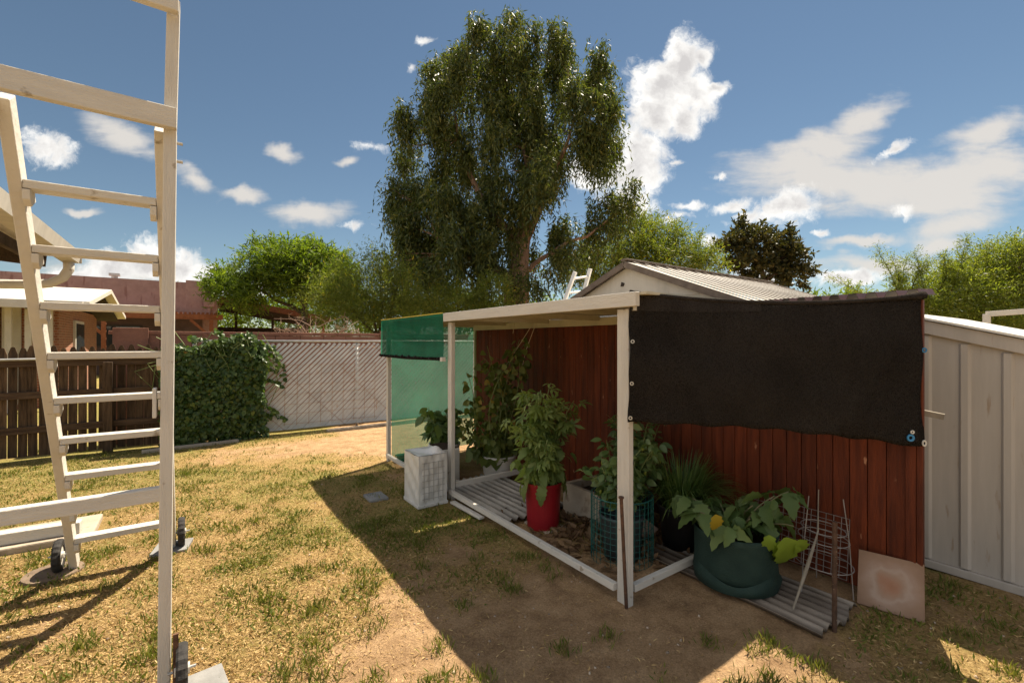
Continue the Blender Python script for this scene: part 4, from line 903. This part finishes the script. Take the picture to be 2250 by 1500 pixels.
# ------------------------------------------------------------------ ground clutter under the shelter
def valley_shade(name, lo_, hi_):           # corrugated metal with ridge shading put into its colour, valleys dark
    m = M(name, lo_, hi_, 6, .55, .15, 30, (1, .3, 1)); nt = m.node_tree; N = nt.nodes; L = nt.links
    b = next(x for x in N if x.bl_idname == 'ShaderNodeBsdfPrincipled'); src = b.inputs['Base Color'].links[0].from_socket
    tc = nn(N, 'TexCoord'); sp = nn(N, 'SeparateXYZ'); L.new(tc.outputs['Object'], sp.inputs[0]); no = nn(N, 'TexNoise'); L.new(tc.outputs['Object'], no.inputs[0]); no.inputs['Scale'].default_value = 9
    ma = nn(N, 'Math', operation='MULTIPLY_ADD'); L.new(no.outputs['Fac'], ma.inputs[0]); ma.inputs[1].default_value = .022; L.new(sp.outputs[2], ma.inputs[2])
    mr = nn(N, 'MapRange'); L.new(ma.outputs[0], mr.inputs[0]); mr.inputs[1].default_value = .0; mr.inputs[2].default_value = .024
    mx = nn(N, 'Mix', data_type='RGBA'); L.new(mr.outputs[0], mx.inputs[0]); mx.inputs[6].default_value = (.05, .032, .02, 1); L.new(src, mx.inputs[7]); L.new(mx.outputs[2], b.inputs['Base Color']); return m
galvflat = valley_shade('corrugated_galvanised', (.24, .22, .19), (.46, .42, .37))
def corr_sheet(name, label, x0, x1, y0, y1, z, per, tilt, m, group=None, sk=0):
    mb = MB(); n = int((x1-x0)/per*8)
    mb.grid(lambda u_, v_: (x0+(x1-x0)*u_+sk*v_, y0+(y1-y0)*v_+.02*math.sin(u_*9), z+tilt*v_+.018*math.cos(u_*(x1-x0)/per*2*math.pi)+.006*math.sin(v_*5+u_*3)), n, 10)
    return tag(mb.build(name, m, loc=((x0+x1)/2, (y0+y1)/2, z), solid=.003, smooth=True), label, 'metal sheet', group)
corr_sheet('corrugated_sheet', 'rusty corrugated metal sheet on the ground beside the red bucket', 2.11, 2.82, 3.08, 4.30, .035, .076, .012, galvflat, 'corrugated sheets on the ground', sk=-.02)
corr_sheet('corrugated_sheet', 'dull corrugated metal sheet lying under the big green grow bag', 2.62, 3.12, .98, 2.15, .016, .068, .0, valley_shade('dirty_shaded_metal', (.12, .095, .075), (.27, .225, .18)), 'corrugated sheets on the ground')
# plants
def stemset(base, n, height, spread, curve=.25, r=.006, jit=.06, z0=0):
    P = []
    for i in range(n):
        a_ = rng.random()*6.283; rad = spread*(.25+.75*rng.random()); h = height*(.62+.38*rng.random())*(1-.25*(rad/spread if spread else 0)**2)
        pts = []
        for k in range(8):
            t_ = k/7; pts.append(np.array(base)+np.array((math.cos(a_)*rad*t_**1.4, math.sin(a_)*rad*t_**1.4, z0+h*t_))+rng.normal(size=3)*jit*.25*t_)
        P.append(pts)
    return P
def leafset(stems, per, tpl, size, petiole, t0=.25, droop=-.35, upn=.8, jit=.35, frac=None):
    pos = []; d = []
    for P in stems:
        P = np.array(P); k = per; ts = t0+(1-t0)*(rng.random(k)); f = ts*(len(P)-1); i0 = np.minimum(f.astype(int), len(P)-2); fr = (f-i0)[:, None]
        p = P[i0]*(1-fr)+P[i0+1]*fr; a_ = rng.random(k)*6.283; dd = np.stack([np.cos(a_), np.sin(a_), np.full(k, .25)], 1)
        pos.append(p + dd*petiole*(.5+rng.random(k))[:, None]); dd = dd.copy(); dd[:, 2] = droop; d.append(dd+rng.normal(size=(k, 3))*jit)
    pos = np.concatenate(pos); d = np.concatenate(d); n = len(pos)
    return instance(tpl, pos, d, rng.normal(size=(n, 3))*.45+np.array((0, 0, upn)), size*(.6+.6*rng.random(n))), pos
def stem_mesh(stems, r0, r1, m, root, extra=None):
    mb = MB()
    for P in stems: mb.tube(P, [r0+(r1-r0)*i/(len(P)-1) for i in range(len(P))], 6)
    return mb.build('stem', m, root, smooth=True)
# red bucket
bx, by = 2.385, 2.93
t = thing('bucket_plant', 'lush okra plant growing in a red plastic bucket on the soil', 'potted plant', (bx, by, 0))
MB().lathe((bx, by, .004), [(.0, 0), (.128, 0), (.132, .01), (.148, .355), (.155, .357), (.155, .375), (.147, .375), (.145, .33), (0, .33)], 40).build('bucket', redplastic, t, smooth=False)
MB().lathe((bx, by, .33), [(0, .012), (.08, .015), (.144, .004)], 24, .03).build('soil', soil, t)
S = stemset((bx, by, .34), 15, .90, .33, r=.006); stem_mesh(S, .0075, .003, stemgreen, t)
a, _ = leafset(S, 34, T_PALM, .105, .055, .22, -.4, .8); S2 = stemset((bx, by, .34), 8, .35, .26); a2, _ = leafset(S2, 16, T_EGG, .105, .05, .2, -.7, .8)
k = 10; an = rng.random(k)*6.28; p = np.stack([bx+.16*np.cos(an), by+.16*np.sin(an), .36+.06*rng.random(k)], 1); a3 = instance(T_EGG, p, np.stack([np.cos(an), np.sin(an), -1.2+0*an], 1), np.stack([np.cos(an), np.sin(an), .6+0*an], 1), .12)
link_mesh('foliage', *a, OKR, t); a = joinarr([a2, a3]); link_mesh('lower_foliage', *a, OKR, t)
# climbing vine in white pot
bx, by = 2.80, 4.22
t = thing('climbing_plant', 'straggly cucumber vine climbing twine strings from a white pot', 'potted plant', (bx, by, 0))
MB().lathe((bx, by, .03), [(0, 0), (.14, 0), (.17, .05), (.19, .22), (.20, .23), (.20, .25), (.185, .25), (.18, .2), (0, .2)], 36).build('pot', whiteplastic, t, smooth=True)
MB().lathe((bx, by, .22), [(0, .012), (.1, .014), (.18, .004)], 24, .03).build('soil', soil, t)
S = []
for (ex, ey, ez) in [(2.95, 3.95, 1.50), (2.9, 4.12, 1.3), (2.75, 4.4, 1.25), (2.6, 4.55, 1.15), (2.95, 4.3, 1.05), (2.7, 4.1, 1.12), (2.55, 4.35, .9), (2.5, 4.55, .65), (2.6, 4.0, .5), (2.95, 4.5, 1.2), (3.0, 4.05, 1.2), (2.45, 4.3, .5), (2.62, 4.25, 1.35), (2.85, 4.35, .8), (3.0, 4.1, 1.55), (2.9, 4.0, 1.42), (2.7, 4.3, 1.48)]:
    S.append(limb_path((bx, by, .24), (ex, ey, ez), .0, 8, .10))
stem_mesh(S, .006, .003, stemgreen, t); a, _ = leafset(S, 44, T_HEART, .078, .06, .1, -.75, .5, .4); link_mesh('foliage', *a, CUC, t)
S3 = stemset((bx-.1, by-.05, .2), 9, .22, .30); a, _ = leafset(S3, 9, T_HEART, .12, .05, .3, -.6, .7); link_mesh('lower_foliage', *a, CUC, t)
mb = MB(); mb.tube([(3.1, 3.98, 1.735), (2.86, 4.12, 1.30), (2.72, 4.2, 1.1)], .0035, 5); mb.tube([(3.1, 3.93, 1.735), (2.97, 3.95, 1.42), (2.92, 3.96, 1.2)], .0035, 5); mb.tube([(3.0, 4.2, 1.735), (2.98, 4.2, 1.62)], .003, 5); mb.build('twine', twine, t)
# pepper in far bay
bx, by = 2.50, 4.95
t = thing('pepper_plant', 'dark leafy pepper plant in a white pot inside the green netted end', 'potted plant', (bx, by, 0), 'potted pepper plants')
MB().lathe((bx, by, .01), [(0, 0), (.15, 0), (.18, .27), (.19, .28), (.19, .30), (.175, .30), (.17, .25), (0, .25)], 36).build('pot', whiteplastic, t, smooth=True)
S = stemset((bx, by, .27), 12, .52, .36); stem_mesh(S, .006, .003, stemgreen, t); a, _ = leafset(S, 19, T_OV, .15, .04, .2, -.7, .7); link_mesh('foliage', *a, PEP, t)
mb = MB().box(2.16, 2.36, 4.60, 4.98, .0, .24); 
# caged pepper
bx, by = 2.50, 2.19
t = thing('pepper_plant', 'pepper bush in a black pot ringed by the teal wire cage', 'potted plant', (bx, by, 0), 'potted pepper plants')
MB().lathe((bx, by, .012), [(0, 0), (.125, 0), (.15, .27), (.16, .28), (.16, .30), (.148, .30), (.145, .26), (0, .26)], 32).build('pot', M('charcoal_plastic', (.035, .045, .05), (.05, .065, .07), 6, .5), t, smooth=True)
S = stemset((bx, by, .27), 22, .66, .34); stem_mesh(S, .006, .0025, stemgreen, t); a, pp = leafset(S, 36, T_OV, .075, .03, .25, -.35, .7); link_mesh('foliage', *a, PEP, t)
mb = MB()
fruitm = LEAF('pepper_fruit', [(0, (.22, .28, .04)), (1, (.30, .33, .06))], .1, .3, .5)
for i in range(16):
    c = pp[rng.integers(0, len(pp))]; MB().tube([c+np.array((0, 0, -.02)), c+np.array((.004, 0, -.045)), c+np.array((.004, .002, -.075))], [.009, .011, .003], 7).build('fruit', fruitm, t, smooth=True)
mb = MB(); R = .215
for k in range(34):
    a_ = 2*math.pi*k/34; mb.bar((bx+R*math.cos(a_), by+R*math.sin(a_), .0), (bx+R*math.cos(a_), by+R*math.sin(a_), .45), .0028, .0028)
for j in range(12):
    z = .005+j*.0402; mb.tube([(bx+R*math.cos(2*math.pi*k/44), by+R*math.sin(2*math.pi*k/44), z) for k in range(45)], .004 if j == 11 else .0016, 4, cap=False)
tag(mb.build('wire_cage', tealwire, loc=(bx, by, 0)), 'teal coated wire mesh cage around the black pot of peppers', 'cage')
# second pepper behind, taller stems against the wall
bx, by = 2.98, 2.48
t = thing('pepper_plant', 'tall thin stemmed leafy plant behind the front corner post', 'potted plant', (bx, by, 0), 'potted pepper plants')
MB().lathe((bx, by, .01), [(0, 0), (.12, 0), (.14, .25), (.15, .28), (.14, .28), (.135, .24), (0, .24)], 28).build('pot', blackplastic, t, smooth=True)
S = stemset((bx, by, .25), 14, .80, .30); stem_mesh(S, .006, .002, stemgreen, t); a, _ = leafset(S, 40, T_LANCE, .085, .02, .25, -.1, .7); a2, _ = leafset(S, 16, T_OV, .06, .03, .2, -.3, .7); a = joinarr([a2]); link_mesh('lower_foliage', *a, PEP, t); a, _ = leafset(S, 34, T_LANCE, .085, .02, .3, .1, .7); link_mesh('foliage', *a, PEP, t)
# long grass pot
bx, by = 2.98, 2.04
t = thing('grass_pot', 'lemongrass clump with long arching blades in a black pot', 'potted plant', (bx, by, 0))
MB().lathe((bx, by, .02), [(0, 0), (.13, 0), (.16, .27), (.17, .28), (.17, .30), (.158, .30), (.155, .26), (0, .26)], 32).build('pot', blackplastic, t, smooth=True)
V = []; F = []; b0 = 0; K = 620
for i in range(K):
    a_ = rng.random()*6.283; r0 = .13*math.sqrt(rng.random()); ln = .28+.26*rng.random(); sp = .10+.38*rng.random()**1.3; wd = .0035+.003*rng.random(); dx, dy = math.cos(a_), math.sin(a_); px_, py_ = -dy, dx
    for k in range(6):
        tt = k/5; s = sp*tt**1.5; z = .28+ln*(tt-.62*sp/.4*tt**3); ww = wd*(1-tt**2*.95)
        c = np.array((bx+dx*(r0+s), by+dy*(r0+s), z)); V += [c+np.array((px_, py_, .1))*ww, c-np.array((px_, py_, -.1))*ww]
    F += [(b0+2*k, b0+2*k+1, b0+2*k+3, b0+2*k+2) for k in range(5)]; b0 += 12
link_mesh('blades', V, F, LEM, t)
# grow bag with eggplant
bx, by = 2.80, 1.53
t = thing('grow_bag_plant', 'eggplant with large lobed leaves in a wide dark green grow bag', 'potted plant', (bx, by, 0))
MB().lathe((bx, by, .055), [(0, 0), (.18, 0), (.225, .025), (.24, .075), (.236, .12), (.24, .27), (.246, .305), (.240, .31), (.231, .30), (.228, .22), (0, .21)], 48, .012, 2).build('bag', growbag, t, smooth=True)
MB().lathe((bx, by, .27), [(0, .01), (.12, .018), (.228, .0)], 28, .03).build('soil', soil, t)
mb = MB()                                  # crumpled netting slumped round the foot
mb.grid(lambda u_, v_: (bx+(.240+.012*math.sin(math.pi*v_)*(1+.7*math.sin(u_*31)))*math.cos(u_*6.2832), by+(.240+.012*math.sin(math.pi*v_)*(1+.7*math.sin(u_*31)))*math.sin(u_*6.2832), .04+.085*v_*(1+.35*math.sin(u_*19))), 72, 6)
mb.build('slumped_hem', growbag, t, smooth=True)
S = [limb_path((bx+.02, by, .27), e, .12, 8, .05) for e in ((bx-.22, by+.10, .47), (bx-.12, by+.22, .50), (bx+.02, by-.10, .52), (bx+.12, by-.18, .58), (bx+.22, by-.22, .60), (bx-.05, by-.12, .46), (bx+.16, by+.05, .50), (bx+.10, by-.30, .44), (bx-.18, by-.05, .42), (bx, by+.1, .48))]
stem_mesh(S, .008, .003, M('purple_stem', (.14, .13, .07), (.22, .20, .10)), t)
a, _ = leafset(S, 10, T_EGG, .125, .05, .4, -.45, .9, .3); link_mesh('foliage', *a, EGG, t)
p = np.array([np.array(D(1712, 1188, 2.62)), np.array(D(1725, 1180, 2.60)), np.array(D(1755, 1185, 2.60)), np.array(D(1690, 1175, 2.62))]); toC = np.array((-.55, -.75, .35))
a = instance(T_EGG, p, np.array([(.05, -.1, -1), (.15, -.1, -1), (.35, -.1, -.9), (-.2, -.1, -1)]), np.tile(toC, (4, 1)), np.array((.13, .22, .15, .12))); link_mesh('lime_foliage', *a, LIM, t)
p = np.array([D(1572, 1130, 2.62)]); a = instance(T_EGG, p, np.array([(.1, -.1, -1)]), toC[None], .115); link_mesh('yellow_foliage', *a, YEL, t)
# wire panel, tomato ring, stakes, tile, stick
mb = MB()
for i in range(15): x = i/14; mb.bar((3.30-.0*x, 1.10+.60*x, .055), (3.35, 1.10+.60*x, .42), .003, .003)
for j in range(11): y = j/10; mb.bar((3.30+.05*y, 1.10, .055+.365*y), (3.30+.05*y, 1.70, .055+.365*y), .003, .003)
tag(mb.build('garden_mesh', greywire, loc=(3.3, 1.4, .055)), 'square grey wire mesh panel leaning against the red wall', 'wire panel')
mb = MB(); cx, cy = 3.12, 1.16
for z, r in ((.40, .115), (.345, .13), (.20, .15)): mb.tube([(cx+r*math.cos(k/24*6.2832), cy+r*math.sin(k/24*6.2832), z+.01*math.sin(k/4)) for k in range(25)], .003, 5, cap=False)
for k in range(3): a_ = .6+k*2.1; mb.tube([(cx+.15*math.cos(a_), cy+.15*math.sin(a_), .03), (cx+.13*math.cos(a_), cy+.13*math.sin(a_), .35), (cx+.10*math.cos(a_), cy+.10*math.sin(a_), .60)], .003, 5)
tag(mb.build('tomato_cage', greywire, loc=(cx, cy, .03)), 'round wire tomato support rings in front of the mesh panel', 'plant support')
a = D(1377, 1332, 2.62); b = D(1365, 1092, 2.60); mb = MB(); mb.tube([(a[0], a[1], -.05), b], .010, 8); mb.tube([(b[0], b[1], b[2]-.006), (b[0], b[1], b[2]+.004)], .016, 10)
tag(mb.build('iron_stake', rust, loc=(a[0], a[1], 0)), 'rusty iron stake leaning on the front corner post', 'stake', 'rusty iron stakes')
a = W(1.70, 2.40); mb = MB(); mb.tube([(a[0], a[1], -.05), (a[0]+.003, a[1], .3), (a[0]+.006, a[1], .575)], .0125, 8)
tag(mb.build('iron_stake', M('flaking_rust', (.05, .028, .018), (.10, .055, .035), 25, .85, .4, 80, spots=(.40, .30, .20), sscale=35, sthr=.66), loc=(a[0], a[1], 0)), 'short flaking rusty stake standing beside the stone tile', 'stake', 'rusty iron stakes')
a = np.array(D(1742, 1330, 2.52)); b = np.array(D(1798, 1165, 2.68)); a[2] = .04; mb = MB(); P = limb_path(a, b, .0, 8, .006); mb.tube(P, [.005, .006, .007, .009, .010, .010, .008, .006, .003], 8); mb.tube([b, b+np.array((.0, .0, .10)), b+np.array((.005, .0, .24))], .0025, 5)
tag(mb.build('wrapped_stick', bleach, loc=tuple(a)), 'pale net wrapped stick leaning between grow bag and mesh panel', 'stick')
t0_, t1_ = np.array((3.235, .720, .006)), np.array((3.165, 1.005, .006)); up_ = np.array((.125, .03, .270)); tn = np.cross(t1_-t0_, up_); tn = tn/np.linalg.norm(tn)*.018
if tn[0] < 0: tn = -tn
V = [t0_, t1_, t1_+up_, t0_+up_]; V = V+[v+tn for v in V]
stonem = bpy.data.materials.new('ringed_stone'); nt, N, L = nodes(stonem)
tc = nn(N, 'TexCoord'); vs = nn(N, 'VectorMath', operation='SUBTRACT'); L.new(tc.outputs['Object'], vs.inputs[0]); vs.inputs[1].default_value = tuple((t0_+t1_+up_)/2+np.array((0, 0, -.01))-t0_)
no = nn(N, 'TexNoise'); L.new(tc.outputs['Object'], no.inputs[0]); no.inputs['Scale'].default_value = 14; no.inputs['Detail'].default_value = 7
ln_ = nn(N, 'VectorMath', operation='LENGTH'); L.new(vs.outputs[0], ln_.inputs[0]); ma = nn(N, 'Math', operation='MULTIPLY_ADD'); L.new(no.outputs[0], ma.inputs[0]); ma.inputs[1].default_value = .10
L.new(ln_.outputs['Value'], ma.inputs[2]); r = ramp(N, [(.05, (.27, .12, .06)), (.085, (.30, .155, .095)), (.115, (.30, .195, .135)), (.138, (.345, .25, .195)), (.155, (.30, .20, .145)), (.19, (.26, .16, .105)), (.23, (.22, .13, .08))]); L.new(ma.outputs[0], r.inputs[0])
b_ = nn(N, 'BsdfPrincipled'); L.new(r.outputs[0], b_.inputs[0]); b_.inputs['Roughness'].default_value = .8; o_ = nn(N, 'OutputMaterial'); L.new(b_.outputs[0], o_.inputs[0])
tag(MB().add(V, [(0,1,2,3),(7,6,5,4),(0,4,5,1),(1,5,6,2),(2,6,7,3),(3,7,4,0)]).build('stone_tile', stonem, loc=tuple(t0_), bevel=.002), 'square pinkish stone tile with worn rings leaning on the wall end', 'tile')
# crate, trough, slabs
x0, x1, y0, y1, h = 1.70, 1.985, 3.88, 4.22, .475
t = thing('wrapped_crate', 'white wire crate wrapped in crinkled plastic standing by the shelter post', 'crate', (1.84, 4.05, 0)); r_ = random.Random(11)
def side(ax_, c, a0, a1, sgn):
    mb = MB()
    def f(u_, v_):
        e = .003*math.sin(u_*23+v_*7+c)+.004*math.sin(v_*17-u_*9)+.002*math.sin(u_*41)*math.sin(v_*31); e *= min(1, 8*u_, 8*(1-u_)); s = a0+(a1-a0)*u_; z = .004+(h-.004)*v_
        return (c+sgn*e, s, z) if ax_ == 'x' else (s, c+sgn*e, z)
    return mb.grid(f, 24, 24)
mb = MB()
for g_ in (side('x', x0, y0, y1, -1), side('x', x1, y0, y1, 1), side('y', y0, x0, x1, -1), side('y', y1, x0, x1, 1)): mb.add(g_.v, g_.f)
mb.grid(lambda u_, v_: (x0+(x1-x0)*u_, y0+(y1-y0)*v_, h+.004+min(1, 7*u_, 7*(1-u_), 7*v_, 7*(1-v_))*(.012*math.sin(u_*9+v_*5)+.045*math.exp(-((u_-.75)/.18)**2-((v_-.25)/.3)**2))), 16, 16)
mb.build('plastic_cover', wrap, t, smooth=True)
mb = MB()
for k in range(1, 6):
    xx = x0+(x1-x0)*k/6; mb.bar((xx, y0-.012, .06), (xx, y0-.012, h-.06), .004, .004)
for j in range(7): mb.bar((x0+.03, y0-.011, .08+j*.055), (x1-.03, y0-.011, .08+j*.055), .003, .003)
mb.build('wire_grid', M('grid_wire', (.30, .285, .27), (.36, .345, .33)), t)
mb = MB(); mb.box(x0-.008, x1+.008, y0-.010, y0-.003, 0, .03); mb.box(x0-.010, x0-.003, y0, y1, 0, .03); mb.build('folded_hem', wrap, t, bevel=.003)
mb = MB().box(2.72, 3.12, 2.72, 3.10, .0, .26); t = thing('concrete_trough', 'grey concrete planter trough behind the red bucket', 'planter', (2.92, 2.9, 0))
mb = MB(); mb.box(2.72, 2.76, 2.62, 3.06, 0, .27); mb.box(3.10, 3.14, 2.62, 3.06, 0, .27); mb.box(2.761, 3.099, 2.62, 2.66, 0, .27); mb.box(2.761, 3.099, 3.02, 3.06, 0, .27); mb.build('walls', concrete, t, bevel=.004); MB().box(2.761, 3.099, 2.661, 3.019, .0, .2).build('soil', soil, t)
t = thing('planter_box', 'plain white planter box beside the pepper pot in the netted end', 'planter', (2.3, 4.6, 0)); MB().box(2.20, 2.42, 4.42, 4.78, .0, .36).build('box', whiteplastic, t, bevel=.01); MB().box(2.215, 2.405, 4.435, 4.765, .36, .365).build('soil', soil, t)
tag(MB().bar((2.03, 3.32, .022), (2.01, 3.82, .022), .05, .02).build('thin_board', white_q, loc=(2.02, 3.7, .01), bevel=.003), 'thin white board on the soil in front of the corrugated sheet', 'board')
tag(MB().box(1.40, 1.58, 4.32, 4.55, -.02, .014).build('flat_stone', greyconc, loc=(1.5, 4.4, 0), bevel=.01), 'flat grey stone in the shade beside the wrapped crate', 'stone')
tag(MB().bar((2.93, 2.26, .03), (2.72, 2.36, .20), .14, .02, (.5, .8, .3)).build('leaning_slab', stone, loc=(2.9, 2.3, 0), bevel=.003), 'small pinkish slab leaning behind the wire cage', 'slab')
tag(MB().box(2.30, 2.52, 2.78, 3.08, -.02, .012).build('base_stone', concrete, loc=(2.4, 2.9, 0), bevel=.005), 'pale flat stone under the red bucket', 'stone')
# dry leaves
n = 2600; x = 2.12+1.2*rng.random(n); y = 1.9+1.9*rng.random(n); k = rng.random(n) < np.exp(-((x-2.75)/.45)**2-((y-2.62)/.5)**2); x, y = x[k], y[k]; n = len(x)
a = instance(strip_leaf([.05, .25, .2, .02], .35, -.3), np.stack([x, y, .012+.05*rng.random(n)*np.exp(-((x-2.75)/.3)**2-((y-2.6)/.3)**2)], 1), rvec(n)*np.array((1, 1, .35)), rvec(n, .5)+np.array((0, 0, 1)), .045+.05*rng.random(n))
tag(link_mesh('leaf_litter', *a, DRYL), 'curled dry brown leaves littered on the soil inside the shelter', 'dry leaves', kind='stuff')
